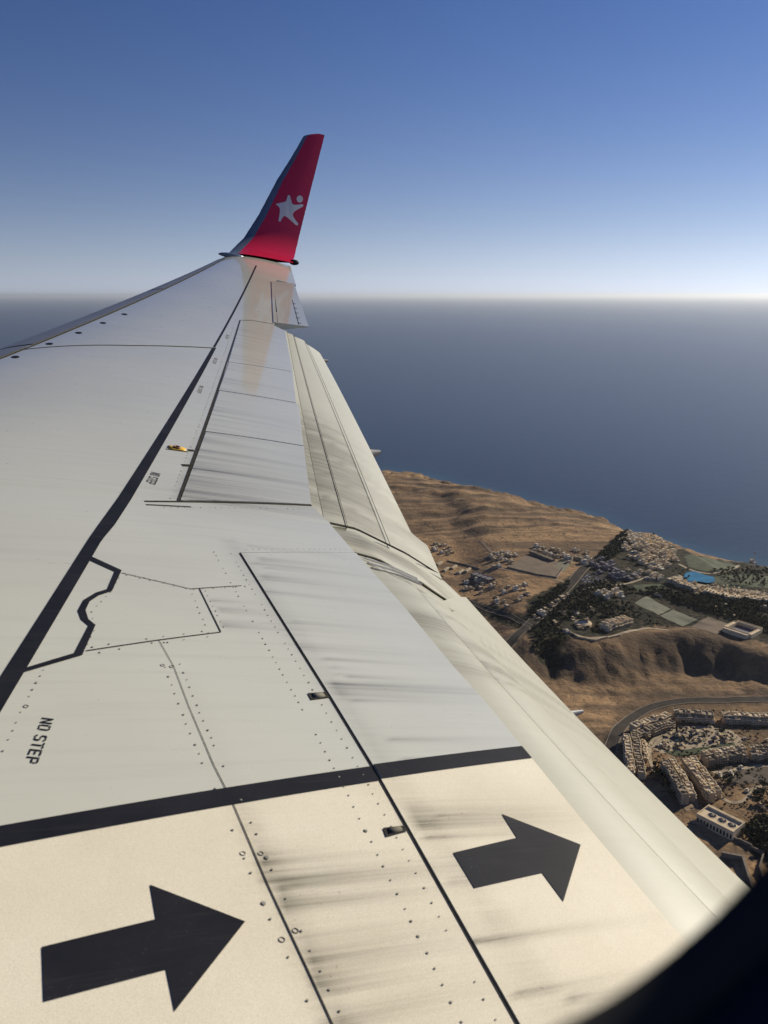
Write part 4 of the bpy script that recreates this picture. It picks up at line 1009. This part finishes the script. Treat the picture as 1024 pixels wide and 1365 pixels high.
# long hall with round roof openings
def hall():
    hgt = 7.5; P = [G(*p, up=hgt)[:2] for p in [(935, 1080), (942, 1074), (990, 1100), (978, 1112)]]
    a, b = P[1], P[2]; u, w = axes(a, b); L = np.linalg.norm(b - a); c = sum(P) / 4; D = 20; z0 = float(zt(*c)); o = empty('flat_roofed_hall', loc=(*c, z0)); org = np.array(o.location)
    tag(o, 'flat roofed hall with round dark roof wells beside the dark trees', 'building')
    m1, m2, m3, m4 = MB(), MB(), MB(), MB(); m1.box(c, u, w, L, D, z0 - 2, z0 + hgt); m2.rim(c, u, w, L + .2, D + .2, z0 + hgt, 1.2, .7); m2.box(c + w * D * .36, u, w, L * .95, 1.4, z0 + hgt, z0 + hgt + 1.8)
    for k in (-.22, .06, .32):
        cc = c + u * L * k - w * D * .05; m3.cyl(cc, 3.4, 3.4, z0 + hgt, z0 + hgt + .25, 16); m2.cyl(cc, 4.4, 4.2, z0 + hgt - .1, z0 + hgt + .15, 16); m2.dome(cc + u * .4, 1.5, z0 + hgt + .25)
    for k in np.arange(-.45, .46, .09):
        for sg in (-1, 1): m4.box(c + u * L * k + w * sg * D / 2, u, w, L * .05, .15, z0 + 1, z0 + 5)
    for mb, nm, mt in ((m1, 'wall', M_CREAM), (m2, 'roof_trim', M_CREAM), (m3, 'roof_well', M_GLASS), (m4, 'glazing', M_GLASS)):
        x = local(mb, org).build(nm, mt, o); x['kind'] = 'stuff'
hall()
def wall_line(px, h, t, label, mat=M_STONE, group='garden walls'):
    P = [G(*p)[:2] for p in px]; c = P[0]; o_ = np.array([*c, float(zt(*c))]); mb = MB()
    for a, b in zip(P[:-1], P[1:]):
        u, w = axes(a, b); L = np.linalg.norm(b - a); n = max(1, int(L / 10))
        for k in range(n):
            cc = a + (b - a) * (k + .5) / n; z = float(zt(*cc)); mb.box(cc, u, w, L / n + t * .5, t, z - 2, z + h)
    o = local(mb, o_).build('garden_wall', mat); o.location = o_; return tag(o, label, 'wall', group)
wall_line([(920, 1096), (948, 1104), (985, 1122), (1018, 1140)], 3, 1.2, 'long zigzag stone wall just below the flat roofed hall')
wall_line([(962, 1142), (990, 1146), (1004, 1190)], 4, 2.0, 'thick corner wall next to the window frame')
wall_line([(1018, 1138), (1012, 1160), (1020, 1180)], 3, 1.2, 'short wall bending down beside the dark trees')
wall_line([(744, 838), (770, 850), (793, 855), (826, 848)], 2.2, 1.0, 'pale wall along the rim above the brown scarp', M_SAND)
wall_line([(676, 757), (712, 766), (742, 771)], 2.5, 1.0, 'dark wall on the near side of the brown field')
wall_line([(742, 771), (752, 757), (764, 746)], 2.5, 1.0, 'wall between the brown field and the green yard')
wall_line([(596, 748), (620, 753), (640, 759)], 2.0, 1.0, 'low wall behind the row of long sheds')

# --- small houses: one mesh each, a few variants shared between copies
def house_mesh(seed, kind):
    q = random.Random(seed); m1, m2, m3 = MB(), MB(), MB(); u, w = np.array([1., 0]), np.array([0, 1.]); Z = np.zeros(2)
    L, D, H = q.uniform(7, 11), q.uniform(6, 9), q.uniform(3.4, 6.5)
    m1.box(Z, u, w, L, D, -2.5, H); m2.rim(Z, u, w, L + .1, D + .1, H, .6, .35)
    if kind == 'village':
        c2 = np.array([q.uniform(-.2, .2) * L, q.uniform(-.2, .2) * D]); l2, d2, h2 = L * q.uniform(.4, .65), D * q.uniform(.45, .7), q.uniform(2, 3.4)
        m1.box(c2, u, w, l2, d2, H, H + h2); m2.rim(c2, u, w, l2 + .1, d2 + .1, H + h2, .5, .3)
        c3 = np.array([(L / 2 + 1.6) * q.choice((-1, 1)), q.uniform(-1, 1)]); m1.box(c3, u, w, 3.4, D * .6, -2.5, H * .6)
        if q.random() < .35: m1.dome(c2, min(l2, d2) * .38, H + h2, 8, 3)
    elif kind == 'shed':
        m1.v = []; m1.f = []; m2.v = []; m2.f = []; m1.box(Z, u, w, 24, 8, -2, 3.6)
        b = len(m2.v); m2.v += [(-12.3, -4.4, 3.6), (12.3, -4.4, 3.6), (12.3, 0, 5.4), (-12.3, 0, 5.4), (12.3, 4.4, 3.6), (-12.3, 4.4, 3.6)]; m2.f += [(b, b + 1, b + 2, b + 3), (b + 3, b + 2, b + 4, b + 5), (b + 1, b + 4, b + 2), (b, b + 3, b + 5)]; L, D, H = 24, 8, 3.4
    else:
        if q.random() < .6: m1.box(np.array([L * .2, 0]), u, w, L * .4, D * .6, H, H + 1.9)
        m1.box(np.array([0, -D / 2 - 1.3]), u, w, L * .7, 2.6, -2.5, H * .5)
    for k in (-.3, 0, .3):
        for sg in (-1, 1): m3.box(np.array([L * k, sg * D / 2]), u, w, L * .14, .14, 1.0, 2.5)
    for sg in (-1, 1): m3.box(np.array([sg * L / 2, 0]), u, w, .14, D * .3, .9, 2.6)
    me = bpy.data.meshes.new('house'); V = m1.v + m2.v + m3.v; n1, n2 = len(m1.v), len(m2.v)
    F = m1.f + [tuple(i + n1 for i in f) for f in m2.f] + [tuple(i + n1 + n2 for i in f) for f in m3.f]; me.from_pydata(V, [], F)
    wallm = {'village': M_CREAM, 'shed': M_SAND, 'hut': M_SAND}[kind] if seed % 4 else M_WHT
    for mt in (wallm, M_CREAM if kind == 'village' else M_PAVE, M_GLASS): me.materials.append(mt)
    me.polygons.foreach_set('material_index', [0] * len(m1.f) + [1] * len(m2.f) + [2] * len(m3.f)); me.update(); return me
HM = {k: [house_mesh(s, k) for s in range(1 + i * 20, 9 + i * 20)] for i, k in enumerate(('village', 'shed', 'hut'))}
def put_house(name, p, rot, me, label, group, scale=1.0, cat='house'):
    o = bpy.data.objects.new(name, me); col.objects.link(o); o.location = (p[0], p[1], float(zt(p[0], p[1]))); o.rotation_euler = (0, 0, rot); o.scale = (scale, scale, scale * (.72 if 'village' in name else .85))
    return tag(o, label, cat, group)
def scatter(poly_px, spacing, jit, seed, keep=1.0):
    q = random.Random(seed); P = np.array(GL2(poly_px)); lo, hi = P.min(0), P.max(0); out = []; y = lo[1]; r = 0
    while y < hi[1]:
        x = lo[0] + (spacing * .5 if r % 2 else 0)
        while x < hi[0]:
            p = np.array([x + q.uniform(-jit, jit) * spacing, y + q.uniform(-jit, jit) * spacing])
            if in_poly(p[0], p[1], P) and q.random() < keep: out.append(p)
            x += spacing
        y += spacing * .9; r += 1
    return out
qh = random.Random(21)
for p in scatter([(828, 722), (842, 714), (868, 713), (884, 722), (900, 736), (900, 750), (888, 762), (868, 760), (848, 748), (832, 742)], 14.5, .28, 4, .95):
    put_house('village_house', p, math.radians(25 + qh.choice((0, 90)) + qh.uniform(-14, 14)), qh.choice(HM['village']), 'small cream cube house in the dense village on the headland', 'cream houses of the headland village', qh.uniform(.95, 1.3))
for p in scatter([(835, 760), (870, 765), (892, 768), (880, 774), (850, 772)], 13, .3, 5, .8):
    put_house('village_house', p, math.radians(25 + qh.uniform(-14, 14)), qh.choice(HM['village']), 'loosely set cream house on the near fringe of the headland village', 'cream houses fringing the village', qh.uniform(.75, 1.0))
for p in scatter([(786, 752), (812, 744), (840, 756), (852, 770), (830, 778), (800, 766)], 17, .3, 6, .85):
    o = put_house('mauve_roofed_house', p, math.radians(30 + qh.choice((0, 90)) + qh.uniform(-10, 10)), qh.choice(HM['hut']), 'low mauve grey house between the main road and the village', 'mauve grey houses by the main road', qh.uniform(1.0, 1.5))
hutM = []
for me in HM['hut'][:4]:
    m2 = me.copy(); m2.materials[0] = M_MAUVE; m2.materials[1] = M_MAUVE; hutM.append(m2)
for k, o in enumerate([o for o in col.objects if o.name.startswith('mauve_roofed_house')]): o.data = hutM[k % 4]
for k, (x, y) in enumerate([(585.5, 752), (594.5, 760), (605, 757), (614, 763), (623.5, 761)]):
    put_house('long_shed', G(x, y)[:2], math.radians(62), HM['shed'][k], ['long pale shed emerging from behind the flap edge', 'second shed from the flap edge', 'middle shed of the row below the sand flat', 'fourth shed from the flap edge', 'shed beside the walled grey yard'][k], 'row of sheds below the sand flat', .75, 'shed')
def cluster(pts, label, group, kind='hut', s=(.8, 1.2), seed=0, name='desert_house', white=.3):
    q = random.Random(seed)
    for x, y in pts: put_house(name, G(x, y)[:2], math.radians(20 + q.choice((0, 90)) + q.uniform(-20, 20)), q.choice(HM[kind]), label, group, q.uniform(*s))
def spread_houses(poly, spacing, seed, label, group, s=(.55, .95), keep=.75):
    q = random.Random(seed)
    for pt in scatter(poly, spacing, .3, seed, keep): put_house('desert_house', pt, math.radians(20 + q.choice((0, 90)) + q.uniform(-15, 15)), q.choice(HM['hut']), label, group, q.uniform(*s))
spread_houses([(576, 724), (596, 726), (606, 734), (600, 742), (580, 736)], 11, 1, 'tiny hut in the cluster at the flap edge on the sand', 'huts at the edge of the sand flat')
spread_houses([(644, 752), (660, 736), (690, 740), (688, 752), (664, 762)], 12, 2, 'small desert house in the cluster left of the brown field', 'desert houses beside the brown field')
spread_houses([(744, 736), (772, 730), (790, 742), (776, 754), (750, 750)], 15, 8, 'low house in the plots between barrack and main road', 'houses in the plots by the depot', (.7, 1.1), .6)
cluster([(712, 735), (720, 736), (728, 738), (735, 741), (742, 743), (725, 732), (738, 733), (746, 736), (716, 730)], 'desert house in the group above the brown field', 'desert houses above the brown field', s=(.8, 1.1), seed=3)
spread_houses([(602, 776), (640, 772), (662, 778), (656, 790), (614, 790)], 12, 4, 'little house in the scatter below the sheds', 'houses below the sheds', keep=.7)
spread_houses([(650, 796), (672, 784), (708, 776), (706, 796), (684, 812), (660, 812)], 14, 5, 'little house standing on the sandy slope by the dark gardens', 'houses on the sandy slope', keep=.6)
cluster([(712, 822), (720, 818), (727, 812), (735, 808), (743, 802), (750, 798), (757, 794), (718, 826), (724, 820)], 'small pale house lined up along the main road', 'houses along the main road', s=(.6, .95), seed=6)
cluster([(740, 832), (762, 826), (768, 818), (756, 844), (772, 838), (782, 828), (786, 812), (750, 818)], 'small house hidden among the dark trees near the rim', 'houses among the dark trees', s=(.7, 1.0), seed=7)
cluster([(806, 790), (799, 793), (813, 794), (820, 790), (808, 798), (826, 795)], 'bright white house in the white group amid dark trees', 'white houses amid dark trees', 'village', (.9, 1.25), seed=8)
for o in [o for o in col.objects if o.get('group') == 'white houses amid dark trees']: o.data = HM['village'][3]
cluster([(950, 808), (966, 810), (980, 822), (1018, 812), (1004, 806), (952, 812)], 'small pale house in the dark park beyond the courts', 'houses in the dark park', s=(.6, .9), seed=9)
cluster([(876, 793), (880, 795)], 'pair of tiny white domed huts behind the green courts', 'white domed huts', 'village', (.5, .6), 10)
terrace((806, 834), (838, 823), 17, 8, 'long cream lodge with ribbed roof beside the rim path', 'lodge', seed=31, unit=4, stagger=.6, wall=M_CREAM, storeys=2, cap_frac=.9)
terrace((893, 770), (930, 784), 12, 6, 'pale hotel wing in front of the blue pool', 'hotel_wing', seed=32, unit=6, stagger=2, wall=M_CREAM, storeys=2, cap_frac=.8, group='hotel wings by the pool')
terrace((940, 786), (988, 796), 16, 6, 'long hotel wing of many pale cubes behind the dark park', 'hotel_wing', seed=33, unit=5, stagger=2.6, wall=M_CREAM, storeys=2, cap_frac=.9, group='hotel wings by the pool')
terrace((994, 794), (1040, 800), 16, 6, 'last hotel wing of pale cubes at the picture edge', 'hotel_wing', seed=34, unit=5, stagger=2.6, wall=M_CREAM, storeys=2, cap_frac=.9, group='hotel wings by the pool')
for pt in scatter([(896, 776), (906, 772), (940, 782), (1035, 795), (1035, 806), (960, 798), (920, 790)], 8.5, .3, 44, .85):
    put_house('beach_cabin', pt, math.radians(25 + qh.choice((0, 90)) + qh.uniform(-12, 12)), qh.choice(HM['village']), 'little pale cabin packed round the hotel wings by the pool', 'cabins round the hotel wings', qh.uniform(.42, .6))
for pt in scatter([(862, 988), (900, 972), (990, 974), (1036, 980), (1036, 992), (950, 1000), (880, 1006)], 15, .35, 45, .5) + scatter([(955, 1015), (1036, 1008), (1036, 1090), (992, 1096), (962, 1062)], 16, .35, 46, .5):
    put_house('garden_house', pt, math.radians(qh.uniform(0, 90)), qh.choice(HM['hut']), 'little sand coloured garden house between the apartment rows', 'garden houses of the near settlement', qh.uniform(.35, .6))
terrace((632, 764), (656, 772), 14, 3.5, 'flat grey walled yard building at the end of the shed row', 'yard_building', seed=35, unit=12, stagger=0, wall=M_STONE, roof=M_MAUVE, storeys=1, cap_frac=.2)
terrace((708, 735), (738, 746), 7, 3.5, 'long low barrack above the brown field', 'barrack', seed=36, unit=9, stagger=.2, wall=M_STONE, roof=M_PAVE, storeys=1, cap_frac=.1)
terrace((766, 740), (784, 746), 9, 4, 'twin long low depot by the main road', 'depot', seed=37, unit=9, stagger=.2, wall=M_SAND, roof=M_PAVE, storeys=1, cap_frac=.1)
def court_compound():
    c = G(990, 842)[:2]; a, b = G(970, 846)[:2], G(1000, 854)[:2]; u, w = axes(a, b); z0 = float(zt(*c)); o = empty('courtyard_building', loc=(*c, z0)); org = np.array(o.location); tag(o, 'pale courtyard building with a dark sunken yard on the rim', 'building')
    L, D = np.linalg.norm(b - a) * 1.1, 34
    for nm, cc, l, d in (('front_wing', c - w * D / 2, L, 7), ('rear_wing', c + w * D / 2, L, 5), ('side_wing', c - u * L / 2, 5, D - 6.2), ('side_wing', c + u * L / 2, 5, D - 6.2)):
        m1 = MB(); m1.box(cc, u, w, l, d, z0 - 5, z0 + 5); m1.rim(cc, u, w, l + .1, d + .1, z0 + 5, .8, .4); local(m1, org).build(nm, M_CREAM, o)
    m1 = MB(); m1.box(c, u, w, L - 5.4, D - 6.4, z0 - 4, z0 + .9); local(m1, org).build('yard_floor', M_MAUVE, o)
court_compound()
def round_hall():
    c = G(777, 834)[:2]; z0 = float(zt(*c)); o = empty('round_pavilion', loc=(*c, z0)); org = np.array(o.location); tag(o, 'small round grey pavilion with a dark centre above the rim', 'pavilion')
    m1 = MB(); m1.cyl(c, 11, 11, z0 - 2, z0 + 4, 20, False); m1.cyl(c, 11.6, 7, z0 + 4, z0 + 6, 20, False); local(m1, org).build('roof', M_SAND, o); m2 = MB(); m2.cyl(c, 7, 7, z0, z0 + 5.2, 20); local(m2, org).build('centre', M_GLASS, o)
round_hall()
def sea_tower():
    P = flat(1003, 752, 0); o = empty('sea_mark_tower', loc=(*P, SEA_Z)); tag(o, 'slender white tower on a platform standing in the sea', 'tower'); Z = np.zeros(2); u, w = np.array([1., 0]), np.array([0, 1.])
    m = MB(); m.box(Z, u, w, 11, 11, 3, 4); [m.cyl(np.array(q), .5, .5, -8, 3, 8) for q in ((-4, -4), (4, -4), (4, 4), (-4, 4))]; x = m.build('platform', M_MAUVE, o); x['kind'] = 'stuff'
    m = MB(); m.box(np.array([-1.5, 0]), u, w, 5, 6, 4, 8); m.rim(np.array([-1.5, 0]), u, w, 5.4, 6.4, 8, .7); m.build('cabin', M_WHT, o)
    m = MB(); m.cyl(np.array([1.8, 0]), 1.3, .5, 4, 20, 8); m.build('mast', M_WHT, o); m = MB(); m.cyl(np.array([1.8, 0]), 1.5, 1.5, 20, 22, 8); m.build('lantern', M_MAUVE, o)
sea_tower()
# parasols round the pools
pm = MB(); pm.cyl(np.zeros(2), .12, .12, -.5, 2.6, 6, False); pm.cyl(np.zeros(2), 2.4, .15, 2.2, 3.4, 10)
pme = bpy.data.meshes.new('parasol'); pme.from_pydata(pm.v, [], pm.f); pme.materials.append(M_PARA); pme.update()
for poly, lab, grp, sp, sd in (([(936, 778), (960, 780), (1030, 790), (1030, 796), (960, 790)], 'straw parasol on the terrace strip beside the blue pool', 'parasols on the hotel terrace', 9, 1), ([(876, 984), (900, 970), (940, 970), (975, 976), (984, 986), (950, 996), (905, 1000), (884, 998)], 'straw parasol in the oval pool garden of the near settlement', 'parasols in the pool garden', 8.5, 2)):
    for p in scatter(poly, sp, .35, sd, .75):
        o = bpy.data.objects.new('straw_parasol', pme); col.objects.link(o); o.location = (*p, float(zt(*p)) + .3); s = random.Random(int(p[0] * 10)).uniform(.9, 1.4); o.scale = (s, s, s); tag(o, lab, 'parasol', grp)
pg = sheet('swimming_pool', GL2([(893, 984), (900, 980), (912, 981), (914, 987), (902, 990)]), simple('dark_pool_water', (.02, .035, .04), .15), off=.6, level=True); tag(pg, 'small dark round pool in the oval garden', 'pool', kind='thing')

# --- trees
def tree_mesh(seed, kind, n=46):
    q = random.Random(seed); V, F, MI = [], [], []; R, H = q.uniform(2.4, 3.6), q.uniform(4.5, 7)
    b = 0; k = 6
    for i, (r, z) in enumerate(((.32, -1), (.24, H * .45), (.12, H * .8))):
        for j in range(k): V.append((r * math.cos(j * math.tau / k) + i * .1, r * math.sin(j * math.tau / k), z))
    F += grid_faces(3, k, 0, wrap=True); MI += [1] * len(F)
    lobes = [(q.uniform(-.5, .5) * R, q.uniform(-.5, .5) * R, H * q.uniform(.5, .85), R * q.uniform(.45, .75)) for _ in range(6)]
    for _ in range(n):
        lx, ly, lz, lr = q.choice(lobes); a, e = q.uniform(0, math.tau), math.asin(q.uniform(-.6, 1)); rr_ = lr * q.uniform(.65, 1.05)
        c = Vector((lx + rr_ * math.cos(a) * math.cos(e), ly + rr_ * math.sin(a) * math.cos(e), lz + rr_ * math.sin(e) * .85))
        nrm = (c - Vector((lx, ly, lz))).normalized() + Vector((q.uniform(-.5, .5), q.uniform(-.5, .5), q.uniform(-.3, .5))); t1 = nrm.orthogonal().normalized(); t2 = nrm.cross(t1).normalized(); s = q.uniform(.55, 1.15)
        b = len(V); V += [tuple(c + t1 * s), tuple(c + t2 * s * .8), tuple(c - t1 * s), tuple(c - t2 * s * .9)]; F.append((b, b + 1, b + 2, b + 3)); MI.append(0)
    return V, F, MI
TM = []
for s in range(8):
    V, F, MI = tree_mesh(100 + s, 0); me = bpy.data.meshes.new('tree'); me.from_pydata(V, [], F)
    for mt in (M_LEAF if s % 2 else M_LEAF2, M_BARK): me.materials.append(mt)
    me.polygons.foreach_set('material_index', MI); me.update(); TM.append((me, V, F, MI))
qt = random.Random(5); n_ind = [0]
def grove(poly, spacing, label, group, seed, keep=.8, s=(.7, 1.3), single=True, name='broadleaf_tree'):
    pts = scatter(poly, spacing, .45, seed, keep)
    if single:
        for p in pts:
            o = bpy.data.objects.new(name, qt.choice(TM)[0]); col.objects.link(o); o.location = (*p, float(zt(*p))); k = qt.uniform(*s); o.scale = (k * qt.uniform(.85, 1.2), k * qt.uniform(.85, 1.2), k); o.rotation_euler = (0, 0, qt.uniform(0, 6.28)); tag(o, label, 'tree', group); n_ind[0] += 1
    else:
        V, F, MI = [], [], []
        for p in pts:
            me, v, f, mi = qt.choice(TM); k = qt.uniform(*s); a = qt.uniform(0, 6.28); ca, sa = math.cos(a) * k, math.sin(a) * k; z = float(zt(*p)); b = len(V)
            V += [(p[0] + x * ca - y * sa, p[1] + x * sa + y * ca, z + zz * k) for x, y, zz in v]; F += [tuple(i + b for i in g_) for g_ in f]; MI += mi
        o = link_mesh(name, V, F, [M_LEAF, M_BARK], smooth=False, midx=MI); tag(o, label, 'trees', kind='stuff')
grove([(985, 1108), (1000, 1098), (1045, 1088), (1045, 1150), (1020, 1140), (1000, 1124)], 6, 'dark tree in the dense clump by the window frame', 'dark trees by the window frame', 1, .95, (1.0, 1.6))
grove([(868, 1020), (880, 1016), (905, 1052), (900, 1066), (880, 1046)], 7, 'dark tree in the garden strip left of the slanting block', 'trees beside the slanting block', 2, .8, (.9, 1.4))
grove([(852, 985), (862, 975), (866, 1000), (860, 1022), (853, 1015)], 8, 'tree behind the apartment row at the wing edge', 'trees behind the wing edge row', 3, .7, (.7, 1.1))
grove([(884, 976), (935, 966), (984, 976), (990, 992), (940, 1000), (890, 1004)], 11, 'small tree among the parasols of the oval garden', 'trees of the oval garden', 4, .5, (.6, 1.0))
grove([(960, 1036), (985, 1040), (984, 1052), (968, 1048)], 7, 'tree at the corner of the bare dark field', 'trees at the bare field corner', 6, .8, (.9, 1.3))
grove([(1004, 1050), (1040, 1052), (1040, 1085), (1006, 1078)], 8, 'tree in the right margin above the dense clump', 'trees above the dense clump', 7, .7, (.8, 1.3))
grove([(764, 806), (800, 800), (840, 806), (846, 826), (840, 834), (800, 822), (770, 822)], 8, 'dark tree in the grove round the cream lodge', 'dark trees round the lodge', 8, .75, (.9, 1.4))
grove([(828, 790), (880, 786), (930, 802), (1000, 818), (1035, 834), (1035, 846), (985, 828), (940, 814), (904, 802), (868, 790)], 5.2, 'mass of dark trees filling the park between courts and hotel', None, 9, .85, (.9, 1.4), False, 'park_grove')
grove([(905, 788), (940, 796), (1035, 806), (1035, 818), (960, 810), (915, 800)], 5.2, 'band of dark trees right below the hotel wings', None, 10, .85, (.8, 1.3), False, 'hedge_grove')
grove([(712, 806), (742, 784), (764, 774), (752, 792), (726, 812), (704, 826)], 5.2, 'dark scrubby trees between the main road and the sandy slope', None, 11, .8, (.7, 1.2), False, 'roadside_grove')
grove([(796, 742), (824, 716), (846, 712), (830, 734), (808, 752)], 5.2, 'dark trees between the main road and the headland village', None, 12, .8, (.7, 1.2), False, 'village_grove')
grove([(826, 722), (870, 712), (902, 738), (896, 760), (860, 762), (834, 748)], 17, 'garden trees scattered between the cream village houses', None, 13, .6, (.5, .9), False, 'garden_grove')
grove([(706, 838), (744, 838), (756, 852), (736, 872), (716, 868)], 5.2, 'dark scrub running down from the road below the rim', None, 14, .7, (.6, 1.1), False, 'wadi_scrub')
grove([(900, 758), (912, 752), (930, 786), (912, 780)], 10, 'palm-green trees beside the blue pool', None, 15, .5, (.6, .9), False, 'poolside_grove')
grove([(950, 762), (1000, 756), (1040, 762), (1040, 784), (980, 782)], 7, 'low trees across the lawns behind the hotel terrace', None, 16, .5, (.6, 1.0), False, 'lawn_grove')
grove([(766, 784), (800, 776), (842, 786), (838, 790), (800, 786), (776, 800)], 5.5, 'trees in front of the car park below the mauve houses', None, 17, .8, (.7, 1.1), False, 'car_park_grove')
grove([(604, 796), (650, 810), (706, 832), (700, 840), (640, 820), (606, 804)], 12, 'low dark scrub along the side road by the flap edge', None, 18, .6, (.4, .7), False, 'side_road_scrub')
grove([(838, 975), (900, 945), (1035, 950), (1035, 1090), (960, 1085), (900, 1070), (862, 1030), (846, 1020)], 6.5, 'small garden shrubs between the apartment rows', None, 19, .55, (.28, .6), False, 'garden_shrubbery')
grove([(700, 700), (800, 700), (760, 740), (660, 735), (600, 715)], 30, 'sparse desert scrub on the sand flat', None, 20, .4, (.25, .5), False, 'desert_scrub')
grove([(744, 806), (768, 790), (800, 800), (760, 826), (740, 842), (716, 836)], 6.0, 'dark trees between the main road and the lodge grove', None, 23, .75, (.7, 1.2), False, 'roadside_park')
grove([(842, 808), (872, 826), (905, 838), (868, 836), (846, 828), (800, 846), (766, 842), (820, 824)], 8, 'scattered dark trees on the plateau edge below the courts', None, 24, .5, (.6, 1.0), False, 'rim_grove')
# parked cars on the lot
cm = MB(); u_, w_ = np.array([1., 0]), np.array([0, 1.]); cm.box(np.zeros(2), u_, w_, 4.3, 1.75, .35, .95); cm.box(np.array([-.2, 0]), u_, w_, 2.4, 1.6, .95, 1.5, .18)
for a in (-1.3, 1.3):
    for b in (-.75, .75): cm.box(np.array([a, b]), u_, w_, .62, .25, 0, .62)
cme = []
for k, c_ in enumerate(((.6, .6, .6), (.05, .05, .06), (.3, .3, .32))):
    me = bpy.data.meshes.new('car'); me.from_pydata(cm.v, [], cm.f); me.materials.append(simple('car_paint', c_, .35, var=.03)); me.update(); cme.append(me)
for k, p in enumerate(scatter([(772, 774), (788, 764), (808, 769), (803, 778), (782, 780)], 6.5, .05, 9, .7)):
    o = bpy.data.objects.new('parked_car', qt.choice(cme)); col.objects.link(o); o.location = (*p, float(zt(*p)) + .35); o.rotation_euler = (0, 0, math.radians(35)); tag(o, 'tiny parked car on the lot beside the mauve houses', 'car', 'cars on the lot')

# --- labels: members of a group are told apart by their place in rows as one sees them
ORD = ['first', 'second', 'third', 'fourth', 'fifth', 'sixth', 'seventh', 'eighth', 'ninth', 'tenth', 'eleventh', 'twelfth', 'thirteenth', 'fourteenth', 'fifteenth', 'sixteenth', 'seventeenth', 'eighteenth', 'nineteenth', 'twentieth']
def view_w(P): q = WC.T @ np.array(P); return 512 + FPX * q[0] / q[2], 682.5 + FPX * q[1] / q[2]
def by_place(group, short, row_px):
    """row_px: image height of one row, in photograph pixels"""
    mem = [(view_w(o.location), o) for o in col.objects if o.get('group') == group]
    if not mem: return
    top = max(m[0][1] for m in mem); rows = {}
    for (x, y), o in mem: rows.setdefault(int((top - y) / row_px), []).append((x, o))
    keys = sorted(rows)
    for r, k in enumerate(keys):
        ms = sorted(rows[k], key=lambda t: t[0]); n = len(ms)
        for i, (x, o) in enumerate(ms):
            pos = (ORD[i] + ' from left') if i < 20 else (ORD[min(n - 1 - i, 19)] + ' from right')
            o['label'] = short + ', ' + pos + ((' in ' + ORD[min(r, 19)] + ' row from front') if len(keys) > 1 else '')
for g_, s_, r_ in (('cream houses of the headland village', 'cream cube house of the headland village', 5), ('cream houses fringing the village', 'cream house on the village fringe', 5),
                   ('mauve grey houses by the main road', 'low mauve house by the main road', 7), ('huts at the edge of the sand flat', 'tiny hut by the flap edge', 6), ('desert houses beside the brown field', 'desert house left of the brown field', 7),
                   ('desert houses above the brown field', 'desert house above the brown field', 30), ('houses in the plots by the depot', 'low house by the depot plots', 8), ('houses below the sheds', 'little house below the sheds', 7), ('houses on the sandy slope', 'house on the sandy slope', 9),
                   ('houses along the main road', 'pale roadside house', 60), ('houses among the dark trees', 'house among dark trees near the rim', 60), ('white houses amid dark trees', 'bright white house amid dark trees', 20), ('houses in the dark park', 'pale house in the dark park', 40), ('white domed huts', 'tiny white domed hut behind the green courts', 40),
                   ('garden houses of the near settlement', 'little garden house between apartment rows', 9), ('cabins round the hotel wings', 'little pale cabin by the hotel wings', 6), ('parasols on the hotel terrace', 'straw parasol on the hotel terrace', 30), ('parasols in the pool garden', 'straw parasol in the oval garden', 7), ('dark trees by the window frame', 'dark tree by the window frame', 7), ('trees beside the slanting block', 'tree left of the slanting block', 8),
                   ('trees behind the wing edge row', 'tree behind the wing edge row', 10), ('trees of the oval garden', 'small tree of the oval garden', 9), ('trees at the bare field corner', 'tree at the bare field corner', 30), ('trees above the dense clump', 'tree above the dense clump', 9), ('dark trees round the lodge', 'dark tree round the cream lodge', 5), ('cars on the lot', 'parked car on the lot', 5)):
    by_place(g_, s_, r_)

# --- the air: even pale haze around everything
hz = bpy.data.materials.new('haze_air'); hz.use_nodes = True
for n_ in list(hz.node_tree.nodes):
    if n_.type == 'BSDF_PRINCIPLED': hz.node_tree.nodes.remove(n_)
pvv = hz.node_tree.nodes.new('ShaderNodeVolumePrincipled'); pvv.inputs['Density'].default_value = 1.6e-5; pvv.inputs['Color'].default_value = (.78, .83, .88, 1); pvv.inputs['Anisotropy'].default_value = .5
hz.node_tree.links.new(pvv.outputs[0], hz.node_tree.nodes['Material Output'].inputs['Volume'])
Rz = 4.2e5; z0_, z1_ = SEA_Z - 12, 110.0
HV = [(x, y, z) for z in (z0_, z1_) for x, y in ((-Rz, -Rz), (Rz, -Rz), (Rz, Rz), (-Rz, Rz))]
hb = link_mesh('haze', HV, [(3, 2, 1, 0), (4, 5, 6, 7), (0, 1, 5, 4), (1, 2, 6, 5), (2, 3, 7, 6), (3, 0, 4, 7)], hz, smooth=False); tag(hb, 'thin pale haze in the air over sea and land', 'haze', kind='stuff')
